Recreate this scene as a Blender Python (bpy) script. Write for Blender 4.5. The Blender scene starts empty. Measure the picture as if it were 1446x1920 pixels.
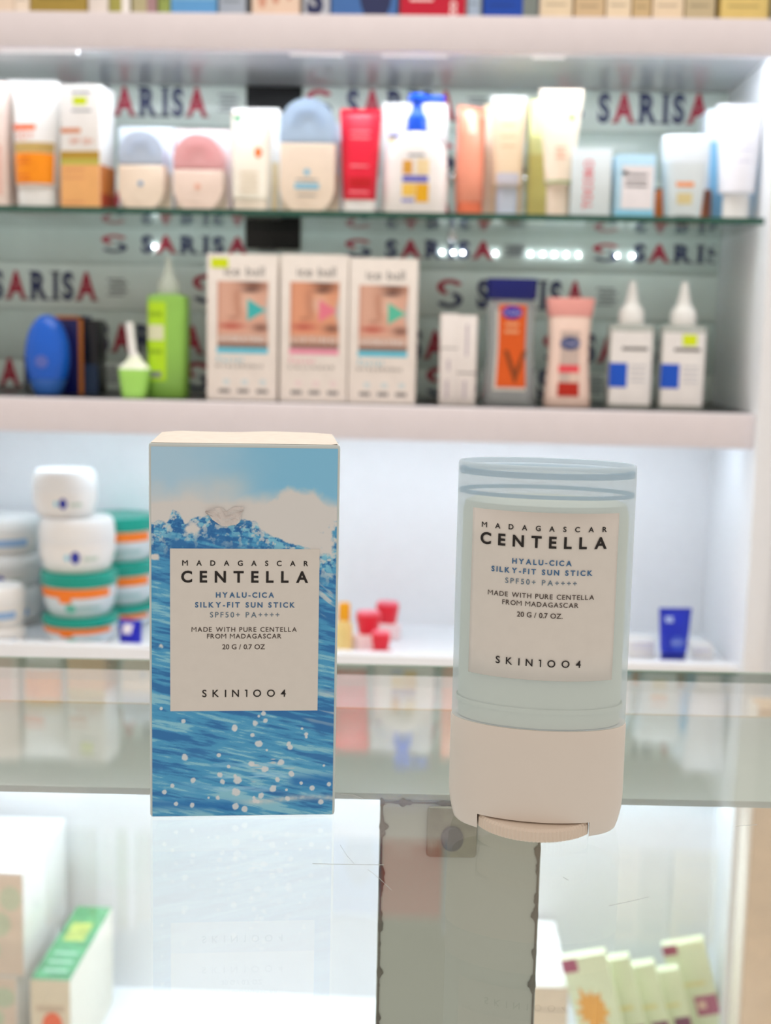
import bpy, bmesh, math, random
import numpy as np
from mathutils import Vector, Matrix

random.seed(7)
RNG = np.random.default_rng(11)
SC = bpy.context.scene
COL = SC.collection
R = math.radians

# ------------------------------------------------------------------ camera, world, light, exposure
FPX = 2400.0
HC = 0.1169                                  # camera height above the glass counter (z = 0)
CAMROT = Matrix.Rotation(R(2.4), 3, 'Z') @ Matrix.Rotation(R(90 - 7.836), 3, 'X') @ Matrix.Rotation(R(1.2), 3, 'Z')
cd = bpy.data.cameras.new('camera')
cam = bpy.data.objects.new('camera', cd)
COL.objects.link(cam)
cam.location = (0, 0, HC)
cam.rotation_euler = CAMROT.to_euler()
cd.sensor_fit = 'VERTICAL'
cd.sensor_height = 36.0
cd.lens = FPX / 1920 * 36.0
cd.clip_start = 0.01
cd.dof.use_dof = True
cd.dof.focus_distance = 0.300
cd.dof.aperture_fstop = 20.0
SC.camera = cam

vs = SC.view_settings
vs.view_transform = 'Standard'
vs.look = 'None'
vs.gamma = 1.0
vs.use_curve_mapping = False
vs.exposure = 0.0

world = bpy.data.worlds.new('shop_ambient')
SC.world = world
world.use_nodes = True
wb = world.node_tree.nodes['Background']
wb.inputs[0].default_value = (1.0, 0.86, 0.74, 1)
wb.inputs[1].default_value = 0.68

LED_POWER = 64.0
SHELF_FILL_POWER = 20.0
ld = bpy.data.lights.new('shelf_fill_light', 'AREA')  # unseen area light added overhead to brighten the shelf fronts
ld.shape = 'RECTANGLE'
ld.size = 1.6
ld.size_y = 0.7
ld.energy = SHELF_FILL_POWER
ld.color = (1.0, 0.95, 0.93)
lo = bpy.data.objects.new('shelf_fill_light', ld)
COL.objects.link(lo)
lo.location = (0, 0.75, 1.75)
SC.cycles.use_denoising = True


# ------------------------------------------------------------------ helpers: geometry
def ray(px, py):
    return CAMROT @ Vector((px - 723.0, 960.0 - py, -FPX))


def at(px, py, Y):
    d = ray(px, py)
    return Vector((0, 0, HC)) + d * (Y / d.y)


def atz(px, py, z):
    d = ray(px, py)
    return Vector((0, 0, HC)) + d * ((z - HC) / d.z)


def lin(c):
    return tuple(((v / 255.0) / 12.92 if v / 255.0 <= 0.04045 else ((v / 255.0 + 0.055) / 1.055) ** 2.4) for v in c)


MATS = {}


def mat(name, rgb, rough=0.45, spec=0.5, metal=0.0, alpha=1.0, noise=0.03, scale=60.0, emit=None, estr=0.0, sss=0.0, bump=0.0, trans=0.0):
    if name in MATS:
        return MATS[name]
    m = bpy.data.materials.new(name)
    m.use_nodes = True
    nt = m.node_tree
    b = nt.nodes['Principled BSDF']
    c = lin(rgb)
    tc = nt.nodes.new('ShaderNodeTexCoord')
    nz = nt.nodes.new('ShaderNodeTexNoise')
    nz.inputs['Scale'].default_value = scale
    nz.inputs['Detail'].default_value = 3
    nt.links.new(tc.outputs['Object'], nz.inputs['Vector'])
    rp = nt.nodes.new('ShaderNodeValToRGB')
    rp.color_ramp.elements[0].position = 0.3
    rp.color_ramp.elements[1].position = 0.7
    rp.color_ramp.elements[0].color = (*[max(0, v * (1 - noise)) for v in c], 1)
    rp.color_ramp.elements[1].color = (*[min(1, v * (1 + noise)) for v in c], 1)
    nt.links.new(nz.outputs['Fac'], rp.inputs['Fac'])
    nt.links.new(rp.outputs['Color'], b.inputs['Base Color'])
    b.inputs['Roughness'].default_value = rough
    b.inputs['Specular IOR Level'].default_value = spec
    b.inputs['Metallic'].default_value = metal
    b.inputs['Alpha'].default_value = alpha
    b.inputs['Transmission Weight'].default_value = trans
    if bump:
        bn = nt.nodes.new('ShaderNodeBump')
        bn.inputs['Strength'].default_value = bump
        bn.inputs['Distance'].default_value = 0.0005
        nt.links.new(nz.outputs['Fac'], bn.inputs['Height'])
        nt.links.new(bn.outputs['Normal'], b.inputs['Normal'])
    if emit:
        b.inputs['Emission Color'].default_value = (*lin(emit), 1)
        b.inputs['Emission Strength'].default_value = estr
    MATS[name] = m
    return m


def glass_mat(name, tint, ior=1.5, rough=0.0, haze=0.0, hazecol=(0.8, 0.85, 0.85)):
    """clear sheet glass: Fresnel mirror over a tinted see-through body, with an optional film of haze"""
    m = bpy.data.materials.new(name)
    m.use_nodes = True
    nt = m.node_tree
    nt.nodes.clear()
    out = nt.nodes.new('ShaderNodeOutputMaterial')
    tr = nt.nodes.new('ShaderNodeBsdfTransparent')
    tr.inputs[0].default_value = (*tint, 1)
    gl = nt.nodes.new('ShaderNodeBsdfGlossy')
    gl.inputs['Roughness'].default_value = rough
    lw = nt.nodes.new('ShaderNodeLayerWeight')               # Schlick reflectance, equal from both sides of the sheet
    lw.inputs['Blend'].default_value = 0.5
    pw = nt.nodes.new('ShaderNodeMath')
    pw.operation = 'POWER'
    pw.inputs[1].default_value = 5.0
    nt.links.new(lw.outputs['Facing'], pw.inputs[0])
    f0 = ((ior - 1) / (ior + 1)) ** 2
    fr = nt.nodes.new('ShaderNodeMath')
    fr.operation = 'MULTIPLY_ADD'
    fr.inputs[1].default_value = 1 - f0
    fr.inputs[2].default_value = f0
    nt.links.new(pw.outputs[0], fr.inputs[0])
    mx = nt.nodes.new('ShaderNodeMixShader')
    nt.links.new(fr.outputs[0], mx.inputs[0])
    if haze > 0:
        df = nt.nodes.new('ShaderNodeBsdfDiffuse')
        df.inputs[0].default_value = (*hazecol, 1)
        m2 = nt.nodes.new('ShaderNodeMixShader')
        tc = nt.nodes.new('ShaderNodeTexCoord')
        nz = nt.nodes.new('ShaderNodeTexNoise')
        nz.inputs['Scale'].default_value = 25
        nt.links.new(tc.outputs['Object'], nz.inputs['Vector'])
        mp = nt.nodes.new('ShaderNodeMath')
        mp.operation = 'MULTIPLY'
        mp.inputs[1].default_value = haze * 2
        nt.links.new(nz.outputs['Fac'], mp.inputs[0])
        nt.links.new(mp.outputs[0], m2.inputs[0])
        nt.links.new(tr.outputs[0], m2.inputs[1])
        nt.links.new(df.outputs[0], m2.inputs[2])
        nt.links.new(m2.outputs[0], mx.inputs[1])
    else:
        nt.links.new(tr.outputs[0], mx.inputs[1])
    nt.links.new(gl.outputs[0], mx.inputs[2])
    nt.links.new(mx.outputs[0], out.inputs[0])
    MATS[name] = m
    return m


def link(name, me, m, parent=None, smooth=False, kind=None, label=None):
    o = bpy.data.objects.new(name, me)
    COL.objects.link(o)
    if m is not None:
        for mm in (m if isinstance(m, (list, tuple)) else [m]):
            me.materials.append(mm)
    if parent is not None:
        o.parent = parent
    if smooth:
        me.polygons.foreach_set('use_smooth', [True] * len(me.polygons))
        try:
            me.set_sharp_from_angle(angle=R(42))
        except Exception:
            pass
    if kind:
        o['kind'] = kind
    if label:
        o['label'] = label
    return o


def mesh(name, v, f, m, parent=None, smooth=False, kind=None, label=None):
    me = bpy.data.meshes.new(name)
    me.from_pydata([tuple(p) for p in v], [], f)
    me.update()
    return link(name, me, m, parent, smooth, kind, label)


def from_bm(name, bm, m, parent=None, smooth=False, kind=None, label=None):
    bmesh.ops.recalc_face_normals(bm, faces=bm.faces)
    me = bpy.data.meshes.new(name)
    bm.to_mesh(me)
    bm.free()
    return link(name, me, m, parent, smooth, kind, label)


def box_bm(x0, x1, y0, y1, z0, z1, bev=0.0, seg=2):
    bm = bmesh.new()
    bmesh.ops.create_cube(bm, size=1.0)
    for v in bm.verts:
        v.co = Vector((x0 if v.co.x < 0 else x1, y0 if v.co.y < 0 else y1, z0 if v.co.z < 0 else z1))
    if bev > 0:
        bmesh.ops.bevel(bm, geom=list(bm.edges), offset=bev, segments=seg, affect='EDGES', profile=0.5)
    return bm


def box(name, x0, x1, y0, y1, z0, z1, m, parent=None, bev=0.0, kind=None, label=None, seg=2):
    return from_bm(name, box_bm(x0, x1, y0, y1, z0, z1, bev, seg), m, parent, bev > 0, kind, label)


def thing(name, label, cat, loc=(0, 0, 0), rz=0.0, group=None):
    o = bpy.data.objects.new(name, None)
    COL.objects.link(o)
    o.empty_display_size = 0.02
    o.location = loc
    o.rotation_euler = (0, 0, rz)
    o['label'] = label
    o['category'] = cat
    if group:
        o['group'] = group
    return o


def copy_tree(o, parent=None):
    c = o.copy()
    COL.objects.link(c)
    c.parent = parent
    for ch in list(o.children):
        copy_tree(ch, c)
    return c


# superellipse loft: sections (z, rx, ry, n, cx, cy)
def sec_at(S, z):
    S = [tuple(s) + (2.0, 0.0, 0.0)[len(s) - 3:] for s in S]
    if z <= S[0][0]:
        return S[0]
    for a, b in zip(S, S[1:]):
        if z <= b[0]:
            t = (z - a[0]) / max(1e-9, b[0] - a[0])
            return tuple(p + (q - p) * t for p, q in zip(a, b))
    return S[-1]


def loft_geo(S, seg=40, cap0=True, cap1=True):
    v, f = [], []
    S = [tuple(s) + (2.0, 0.0, 0.0)[len(s) - 3:] for s in S]
    for z, rx, ry, n, cx, cy in S:
        for i in range(seg):
            t = 2 * math.pi * i / seg
            c, s = math.cos(t), math.sin(t)
            v.append((cx + rx * math.copysign(abs(c) ** (2 / n), c), cy + ry * math.copysign(abs(s) ** (2 / n), s), z))
    for k in range(len(S) - 1):
        for i in range(seg):
            j = (i + 1) % seg
            f.append((k * seg + i, k * seg + j, (k + 1) * seg + j, (k + 1) * seg + i))
    if cap0:
        f.append(tuple(range(seg - 1, -1, -1)))
    if cap1:
        f.append(tuple((len(S) - 1) * seg + i for i in range(seg)))
    return v, f


def loft(name, S, m, parent=None, seg=40, smooth=True, cap0=True, cap1=True, label=None):
    v, f = loft_geo(S, seg, cap0, cap1)
    return mesh(name, v, f, m, parent, smooth, None, label)


def front_y(S, x, z):
    _, rx, ry, n, cx, cy = sec_at(S, z)
    q = min(0.999, abs((x - cx) / rx)) if rx > 0 else 0
    return cy - ry * (1 - q ** n) ** (1 / n)


def patch(name, S, x0, x1, z0, z1, m, parent=None, off=0.0003, nx=16, nz=8, rel=False, label=None, shape=None):
    """printed label lying on the front of a loft; rel: x given as a share of the half width"""
    v, f = [], []
    for k in range(nz + 1):
        z = z0 + (z1 - z0) * k / nz
        for i in range(nx + 1):
            t = i / nx
            x = x0 + (x1 - x0) * t
            if shape == 'oval':
                w = math.sqrt(max(0.0, 1 - (2 * k / nz - 1) ** 2))
                x = (x0 + x1) / 2 + (x1 - x0) / 2 * (2 * t - 1) * w
            if rel:
                x = x * sec_at(S, z)[1] + sec_at(S, z)[4]
            v.append((x, front_y(S, x, z) - off, z))
    for k in range(nz):
        for i in range(nx):
            a = k * (nx + 1) + i
            f.append((a, a + 1, a + nx + 2, a + nx + 1))
    return mesh(name, v, f, m, parent, True, None, label)


_TXT = {}


def text_geo(s, bold=0.0, spacing=1.0):
    key = (s, bold, round(spacing, 4))
    if key in _TXT:
        return _TXT[key]
    cu = bpy.data.curves.new('lettering', 'FONT')
    cu.body = s
    cu.size = 1.0
    cu.space_character = spacing
    cu.offset = bold
    cu.resolution_u = 4
    o = bpy.data.objects.new('lettering', cu)
    COL.objects.link(o)
    dg = bpy.context.evaluated_depsgraph_get()
    me = bpy.data.meshes.new_from_object(o.evaluated_get(dg))
    v = np.array([tuple(p.co)[:2] for p in me.vertices])
    f = [tuple(p.vertices) for p in me.polygons]
    bpy.data.objects.remove(o)
    bpy.data.curves.remove(cu)
    bpy.data.meshes.remove(me)
    _TXT[key] = (v, f)
    return v, f


def glyph(ch, bold):
    """outline mesh of one capital, cap height 1; M and 1 are drawn here"""
    key = ('g', ch, bold)
    if key in _TXT:
        return _TXT[key]
    k = 0.115 + 3.2 * bold
    if ch == 'M':
        w = 1.02
        q = 0.62
        V = [(0, 0), (k, 0), (k, 1), (0, 1), (w - k, 0), (w, 0), (w, 1), (w - k, 1), (0, 1), (k * 1.12, 1), (w / 2 + k * .1, 1 - q + k * .9), (w / 2, 1 - q - k * .1), (w / 2 - k * .1, 1 - q + k * .9), (w - k * 1.12, 1), (w, 1), (w / 2, 1 - q - k * .1)]
        v, f = np.array(V, float), [(0, 1, 2, 3), (4, 5, 6, 7), (8, 11, 10, 9), (12, 15, 14, 13)]
    elif ch == '1':
        w = 0.34
        v, f = np.array([(w - k, 0), (w, 0), (w, 1), (w - k, 1), (0, 1 - k), (w - k, 1 - k), (w - k, 1), (0, 1)], float), [(0, 1, 2, 3), (4, 5, 6, 7)]
    else:
        v, f = text_geo(ch, bold, 1.0)
        hv, _ = text_geo('H', bold, 1.0)
        hh = hv[:, 1].max() - hv[:, 1].min()
        v = (v - [v[:, 0].min(), hv[:, 1].min()]) / hh
    _TXT[key] = (v, f)
    return v, f


def letter_geo(s, bold, h, w):
    """a line of text centred on 0,0 with cap height h and width w; the tracking fills the width"""
    G = [None if c == ' ' else glyph(c, bold) for c in s]
    ws = [0.0 if g is None else g[0][:, 0].max() for g in G]
    nat = sum(ws) * h
    nsp = s.count(' ')
    n = len(s) - 1 - nsp
    gap = (w - nat - 0.38 * h * nsp) / max(1, n + nsp)
    sx = 1.0
    if gap < 0.06 * h and n > 0:
        sx = (w - 0.06 * h * n - 0.44 * h * nsp) / nat
        gap = 0.06 * h
    if n == 0:
        sx = w / nat
    SPK = 1.0
    V, F, x = [], [], -w / 2
    for c, g, gw in zip(s, G, ws):
        if g is None:
            x += 0.38 * h + gap * SPK
            continue
        k = len(V)
        V.extend((x + a * h * sx, (b - 0.5) * h) for a, b in g[0])
        F.extend(tuple(i + k for i in q) for q in g[1])
        x += gw * h * sx + gap
    return np.array(V), F


def text(name, s, x, z, w, h, m, parent, yf, bold=0.012, rot=0.0, label=None):
    """flat lettering facing -y; yf(x,z) gives the depth of the surface"""
    v, f = letter_geo(s, bold, h, w)
    c, sn = math.cos(rot), math.sin(rot)
    P = []
    for a, b in v:
        xx, zz = x + a * c - b * sn, z + a * sn + b * c
        P.append((xx, yf(xx, zz) if callable(yf) else yf, zz))
    return mesh(name, P, f, m, parent, False, None, label)


def quad(name, x0, x1, z0, z1, y, m, parent, label=None):
    """thin printed field or sticker on a flat front"""
    return box(name, x0, x1, y - 0.00025, y, z0, z1, m, parent, label=label)


def disc(name, x, z, rx, rz, y, m, parent, seg=24, label=None):
    v = [(x + rx * math.cos(2 * math.pi * i / seg), yy, z + rz * math.sin(2 * math.pi * i / seg)) for yy in (y - 0.0003, y) for i in range(seg)]
    f = [tuple(range(seg)), tuple(range(2 * seg - 1, seg - 1, -1))] + [(i, seg + i, seg + (i + 1) % seg, (i + 1) % seg) for i in range(seg)]
    return mesh(name, v, f, m, parent, False, None, label)


# ------------------------------------------------------------------ numpy noise for printed pictures
def vnoise(x, y, seed):
    r = np.random.default_rng(seed)
    T = r.random((64, 64))
    xi, yi = np.floor(x).astype(int), np.floor(y).astype(int)
    fx, fy = x - xi, y - yi
    fx, fy = fx * fx * (3 - 2 * fx), fy * fy * (3 - 2 * fy)
    g = lambda a, b: T[a % 64, b % 64]
    return (g(xi, yi) * (1 - fx) + g(xi + 1, yi) * fx) * (1 - fy) + (g(xi, yi + 1) * (1 - fx) + g(xi + 1, yi + 1) * fx) * fy


def fbm(x, y, seed, oc=4):
    s, a, t = 0, 0.5, 0
    for k in range(oc):
        s = s + a * vnoise(x * 2 ** k, y * 2 ** k, seed + k)
        t += a
        a *= 0.55
    return s / t


def sstep(a, b, x):
    t = np.clip((x - a) / (b - a), 0, 1)
    return t * t * (3 - 2 * t)


def mixc(a, b, t):
    return a * (1 - t[..., None]) + b * t[..., None]


def picture(name, w, h, nx, nz, fn, parent, y, m, x0=None, z0=0.0, label=None):
    """a print as a fine vertex-coloured sheet: fn(u,v)->seen sRGB (u right, v down)"""
    x0 = -w / 2 if x0 is None else x0
    u, vv = np.meshgrid(np.linspace(0, 1, nx + 1), np.linspace(0, 1, nz + 1))
    colr = fn(u, vv) / 255.0
    L = np.where(colr <= 0.04045, colr / 12.92, ((colr + 0.055) / 1.055) ** 2.4)
    P = np.stack([x0 + u * w, np.full_like(u, y), z0 + (1 - vv) * h], -1).reshape(-1, 3)
    i = np.arange(nz)[:, None] * (nx + 1) + np.arange(nx)[None, :]
    q = np.stack([i + nx + 1, i + nx + 2, i + 1, i], -1).reshape(-1, 4)
    me = bpy.data.meshes.new(name)
    me.vertices.add(len(P))
    me.vertices.foreach_set('co', P.ravel())
    me.loops.add(q.size)
    me.loops.foreach_set('vertex_index', q.ravel().astype(np.int32))
    me.polygons.add(len(q))
    me.polygons.foreach_set('loop_start', np.arange(0, q.size, 4, dtype=np.int32))
    me.update()
    at_ = me.color_attributes.new('print', 'FLOAT_COLOR', 'POINT')
    at_.data.foreach_set('color', np.concatenate([L.reshape(-1, 3), np.ones((len(P), 1))], 1).ravel().astype(np.float32))
    return link(name, me, m, parent, False, None, label)


def print_mat(name, gain=(1, 1, 1), rough=0.4):
    m = bpy.data.materials.new(name)
    m.use_nodes = True
    nt = m.node_tree
    b = nt.nodes['Principled BSDF']
    a = nt.nodes.new('ShaderNodeAttribute')
    a.attribute_name = 'print'
    mm = nt.nodes.new('ShaderNodeMix')
    mm.data_type = 'RGBA'
    mm.blend_type = 'MULTIPLY'
    mm.inputs[0].default_value = 1.0
    mm.inputs[7].default_value = (*gain, 1)
    nt.links.new(a.outputs['Color'], mm.inputs[6])
    nt.links.new(mm.outputs[2], b.inputs['Base Color'])
    b.inputs['Roughness'].default_value = rough
    b.inputs['Specular IOR Level'].default_value = 0.3
    return m


# ------------------------------------------------------------------ materials
M_FASCIA = mat('beige_laminate', (230, 223, 226), 0.5, noise=0.015)
M_WHITE = mat('white_laminate', (240, 243, 246), 0.35, noise=0.01)
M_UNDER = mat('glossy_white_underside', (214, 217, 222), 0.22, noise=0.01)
M_DARK = mat('dark_shelf_surface', (22, 26, 26), 0.3)
M_SIGN = mat('pale_green_glass_panel', (226, 238, 231), 0.18, spec=0.4, noise=0.04, scale=25)
M_SIGN2 = mat('grey_green_glass_panel', (208, 223, 216), 0.18, spec=0.4, noise=0.04, scale=25)
M_NAVYP = mat('navy_print', (38, 48, 92), 0.5)
M_REDP = mat('crimson_print', (176, 42, 66), 0.5)
M_GREYP = mat('grey_print', (140, 148, 150), 0.5)
M_BLACKP = mat('black_panel', (8, 9, 10), 0.4)
M_CHROME = mat('chrome', (225, 228, 230), 0.12, metal=1.0)
M_LED = mat('led_diffuser', (255, 255, 255), 0.5, emit=(238, 246, 255), estr=LED_POWER)
M_PAPER = mat('white_card', (238, 236, 232), 0.45, noise=0.02)
M_IVORY = mat('ivory_card', (236, 224, 206), 0.45, noise=0.02)
M_TAN = mat('tan_card', (214, 186, 148), 0.5, noise=0.03)
M_WHITEPL = mat('white_plastic', (242, 242, 240), 0.3, noise=0.01)
M_INK = mat('black_ink', (22, 16, 16), 0.5)
M_INKG = mat('grey_ink', (120, 118, 118), 0.5)
M_YSTICK = mat('fluorescent_yellow_sticker', (222, 240, 0), 0.5)
M_GLASSEDGE = mat('green_glass_edge', (36, 88, 74), 0.25, noise=0.1, scale=30)
M_GLASS = glass_mat('counter_glass', (0.955, 0.975, 0.965), haze=0.012)
M_SHELFGLASS = glass_mat('shelf_glass', (0.94, 0.975, 0.955))
M_CLEAR = glass_mat('clear_plastic', (0.86, 0.89, 0.9), ior=1.35, haze=0.05)

# ------------------------------------------------------------------ levels of the wall unit
YF, YB = 1.40, 1.62
Z1B, Z1T = 0.4125, 0.449
ZG = 0.2485
Z2B, Z2T = 0.004, 0.0413
Z3T, Z3B = -0.250, -0.300
XR = 0.337
XL = -0.64
ZTOP = 0.80
YLOW, ZLOW = 1.47, -0.686

# setting: rear wall of the unit with its sign strips
wb_ = box('wall_back', XL, XR, YB + 0.004, YB + 0.03, Z2T - 0.01, ZTOP, M_SIGN2, kind='structure')
wb_['label'] = 'grey green rear wall of the shelf unit lined with repeated shop sign strips'


def serif_geo(s):
    """bold serif capitals for the sign, as one outline mesh per letter"""
    v, f = text_geo(s, 0.045, 1.0)
    v = v.copy()
    v -= v.min(0)
    h = v[:, 1].max()
    w = v[:, 0].max()
    V = [tuple(p) for p in v]
    F = list(f)

    def bar(x0, x1, y0, y1):
        n = len(V)
        V.extend([(x0, y0), (x1, y0), (x1, y1), (x0, y1)])
        F.append((n, n + 1, n + 2, n + 3))
    t = 0.07 * h
    if s == 'I':
        bar(-0.14 * h, w + 0.14 * h, 0, t)
        bar(-0.14 * h, w + 0.14 * h, h - t, h)
    if s == 'A':
        bar(-0.08 * h, 0.26 * h, 0, t)
        bar(w - 0.26 * h, w + 0.08 * h, 0, t)
    if s == 'R':
        bar(-0.10 * h, 0.30 * h, 0, t)
        bar(w - 0.2 * h, w + 0.1 * h, 0, t)
        bar(-0.10 * h, 0.1 * h, h - t, h)
    V = np.array(V)
    V /= h
    return V, F


SWX = 0.68


def sign_word(x, z, h, squash, y):
    """the repeated shop name: navy and crimson letters; returns (navy verts, faces), (red verts, faces)"""
    N, Rr = ([], []), ([], [])
    cx = x
    for ch, red in zip('SARISA', (0, 1, 0, 0, 0, 1)):
        V, F = serif_geo(ch)
        wl = V[:, 0].max() - V[:, 0].min()
        D = Rr if red else N
        n = len(D[0])
        for a, b in V:
            D[0].append((cx + (a - V[:, 0].min()) * h * SWX, y, z + b * h * squash))
        D[1].extend([tuple(i + n for i in ff) for ff in F])
        cx += wl * h * SWX + 0.05 * h
    return N, Rr, cx


def arcs_logo(x, z, h, squash, y):
    """round S emblem: crimson upper hook and navy lower hook"""
    out = []
    for flip in (0, 1):
        V, F = [], []
        n = 22
        for k in range(n + 1):
            t = R(20 + 235 * k / n)
            for r in (0.30, 0.15):
                px, pz = r * math.cos(t) * 1.5, r * math.sin(t) * 0.92 + 0.215
                if flip:
                    px, pz = -px, -pz
                V.append((x + px * h, y - (0.0001 if flip else 0), z + (0.5 + pz) * h * squash))
        for k in range(n):
            F.append((2 * k, 2 * k + 1, 2 * k + 3, 2 * k + 2))
        out.append((V, F))
    return out


# strips: (z centre px row at x=723, letters?, first word px, squash)
def zrow(y, x=723):
    return at(x, y, YB).z


ROWS = [(197, 187, 1.0), (292, 415, 1.0), (372, 183, 1.0), (466, 265, 0.62), (548, -15, 1.0), (645, 183, 1.0), (722, 420, 1.0)]
bounds = [Z1B + 0.005, zrow(243), zrow(330), zrow(424), zrow(504), zrow(592), zrow(688), Z2T]
PER = (at(648, 500, YB).x - at(183, 500, YB).x) * 0.98
for k, (yr, xw, sq) in enumerate(ROWS):
    z1, z0 = bounds[k], bounds[k + 1]
    st = box('sign_strip', XL, XR, YB, YB + 0.006, z0 + 0.0008, z1 - 0.0008, M_SIGN if k % 2 == 0 else M_SIGN2, wb_, bev=0.0006)
    hl = 0.036
    zc = zrow(yr)
    zz = max(z0 + 0.002, zc - hl * sq / 2)
    nv, nf, rv, rf, gv, gf = [], [], [], [], [], []
    x_first = at(xw, yr, YB).x
    for rep in range(-2, 4):
        x = x_first + rep * PER
        if x < XL + 0.005 or x > XR - 0.02:
            continue
        N, Q, xe = sign_word(x, zz, hl, sq, YB - 0.0006)
        lg = arcs_logo(max(x - 0.034, XL + 0.02), zz, hl, sq, YB - 0.0006)
        for (V, F), (dv, df) in (((N[0], N[1]), (nv, nf)), ((Q[0], Q[1]), (rv, rf)), (lg[0], (rv, rf)), (lg[1], (nv, nf))):
            keep = [F_ for F_ in F if all(V[i][0] < XR - 0.002 for i in F_)]
            n = len(dv)
            dv.extend(V)
            df.extend([tuple(i + n for i in F_) for F_ in keep])
        for j in range(5):                                  # fine grey print after the name
            n = len(gv)
            za = zz + hl * sq * (0.72 - 0.13 * j)
            xq = xe + 0.010 + 0.004 * (j % 2)
            if xe + 0.05 < XR:
                gv.extend([(xq, YB - 0.0006, za), (xq + 0.022, YB - 0.0006, za), (xq + 0.022, YB - 0.0006, za + 0.0025), (xq, YB - 0.0006, za + 0.0025)])
                gf.append((n, n + 1, n + 2, n + 3))
    mesh('navy_lettering', nv, nf, M_NAVYP, st)
    mesh('crimson_lettering', rv, rf, M_REDP, st)
    if gf:
        mesh('grey_lettering', gv, gf, M_GREYP, st)
pa, pb = at(462, 172, YB - 0.004), at(563, 468, YB - 0.004)
box('black_panel', pa.x, pb.x, YB - 0.004, YB - 0.001, pb.z, Z1B + 0.0045, M_BLACKP, wb_, bev=0.0005, label='black vertical panel behind the products')
for px, py in ((848, 332), (982, 336), (848, 445)):
    p = at(px, py, YB - 0.012)
    k = loft('standoff_knob', [(0, 0.004, 0.004), (0.004, 0.0045, 0.0045), (0.007, 0.0065, 0.0065), (0.012, 0.0065, 0.0065), (0.015, 0.005, 0.005), (0.0165, 0.001, 0.001)], M_CHROME, wb_, 16)
    k.rotation_euler = (R(90), 0, 0)
    k.location = (p.x, YB - 0.0006, p.z)

M_POINT = mat('led_point', (255, 255, 255), 0.5, emit=(240, 248, 255), estr=48.0)
for px in (290, 829, 850, 868, 929, 995, 1018, 1040, 1062, 1085, 1158, 1186):
    p = at(px, 473 + (px - 829) * 0.02, YB - 0.003)
    d_ = loft('led_point', [(-0.0012, 0.0004, 0.0004), (-0.0008, 0.001, 0.001), (0, 0.0013, 0.0013), (0.0008, 0.001, 0.001), (0.0012, 0.0004, 0.0004)], M_POINT, wb_, 10)
    d_.location = (p.x, YB - 0.003, p.z)

wr = box('wall_right', XR, XR + 0.022, YF - 0.02, YB + 0.03, ZLOW, ZTOP, M_WHITE, bev=0.001, kind='structure')
wr['label'] = 'white right side panel of the shelf unit'
wl_ = box('wall_left', XL - 0.022, XL, YF - 0.02, YB + 0.03, ZLOW, ZTOP, M_WHITE, bev=0.001, kind='structure')
ct = box('ceiling', XL - 0.022, XR + 0.022, YF - 0.02, YB + 0.03, ZTOP, ZTOP + 0.03, M_FASCIA, kind='structure')
w2 = box('wall_middle', XL, XR, YB - 0.01, YB + 0.004, Z3T, Z2B, M_WHITE, kind='structure')
w2['label'] = 'white rear wall of the compartment with the jars'
p = at(1405, 992, YB - 0.011)
w3 = box('wall_lower', XL, XR, YLOW, YLOW + 0.012, ZLOW, Z3B, M_WHITE, kind='structure')
fl = box('floor', -2.2, 2.2, -0.70, YLOW, ZLOW - 0.02, ZLOW, M_WHITE, kind='structure')
fl['label'] = 'white bottom of the display cabinet seen through the counter glass'

wq = box('wall_rear', -2.2, 2.2, YB + 0.031, YB + 0.06, ZLOW - 0.02, 1.9, M_WHITE, kind='structure')
unit = thing('shelf_board', 'beige fronted shelf board above the glass shelf with cartons along its top', 'shelf', (0, YF, Z1B + 0.005))


M_LED2 = mat('led_diffuser_cool', (255, 255, 255), 0.5, emit=(222, 240, 255), estr=33.0)
M_LED3 = mat('led_diffuser_bright', (255, 255, 255), 0.5, emit=(222, 240, 255), estr=120.0)


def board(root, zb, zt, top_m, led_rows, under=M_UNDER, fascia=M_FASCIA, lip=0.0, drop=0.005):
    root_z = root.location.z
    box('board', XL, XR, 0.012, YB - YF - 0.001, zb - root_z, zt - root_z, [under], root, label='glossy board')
    if top_m is not None:
        box('top_surface', XL, XR, 0.012, YB - YF - 0.002, zt - root_z, zt - root_z + 0.0006, top_m, root)
    box('fascia', XL, XR, -0.008, 0.012, zb - root_z - drop, zt - root_z + lip, fascia, root, bev=0.0015)
    for x0, x1, y in led_rows:
        box('led_strip', x0, x1, y, y + 0.006, zb - root_z - 0.0015, zb - root_z, M_LED if root is unit else (M_LED2 if top_m is not None else M_LED3), root, label='glowing white light strip')


def led_flashes(root, pxs):  # white plastic pieces stand in for bright LED flashes along the lip
    for a, b in pxs:
        box('led_flash_piece', at(a, 100, YF).x, at(b, 100, YF).x, 0.0122, 0.016, -0.007, -0.004, M_WHITEPL, root)


def segs(pxs, zb):
    return [(at(a, 100, YF).x, at(b, 100, YF).x, 0.0125) for a, b in pxs]


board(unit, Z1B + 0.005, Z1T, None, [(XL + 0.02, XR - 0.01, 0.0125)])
led_flashes(unit, [(-60, 140), (540, 640), (715, 840), (1000, 1062)])
b2 = thing('shelf_board', 'beige fronted shelf board with the bottles and face mask boxes along its dark top', 'shelf', (0, YF, Z2B))
board(b2, Z2B + 0.005, Z2T, M_DARK, [(XL + 0.05, XR - 0.03, 0.07)], under=M_WHITE)
b3 = thing('shelf_board', 'white shelf board carrying the stacked jars and the small tubes', 'shelf', (0, YF, Z3B))
board(b3, Z3B, Z3T, None, [(XL + 0.05, XR - 0.03, 0.02)], under=M_WHITE, fascia=M_WHITE, lip=0.014, drop=0.012)

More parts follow.
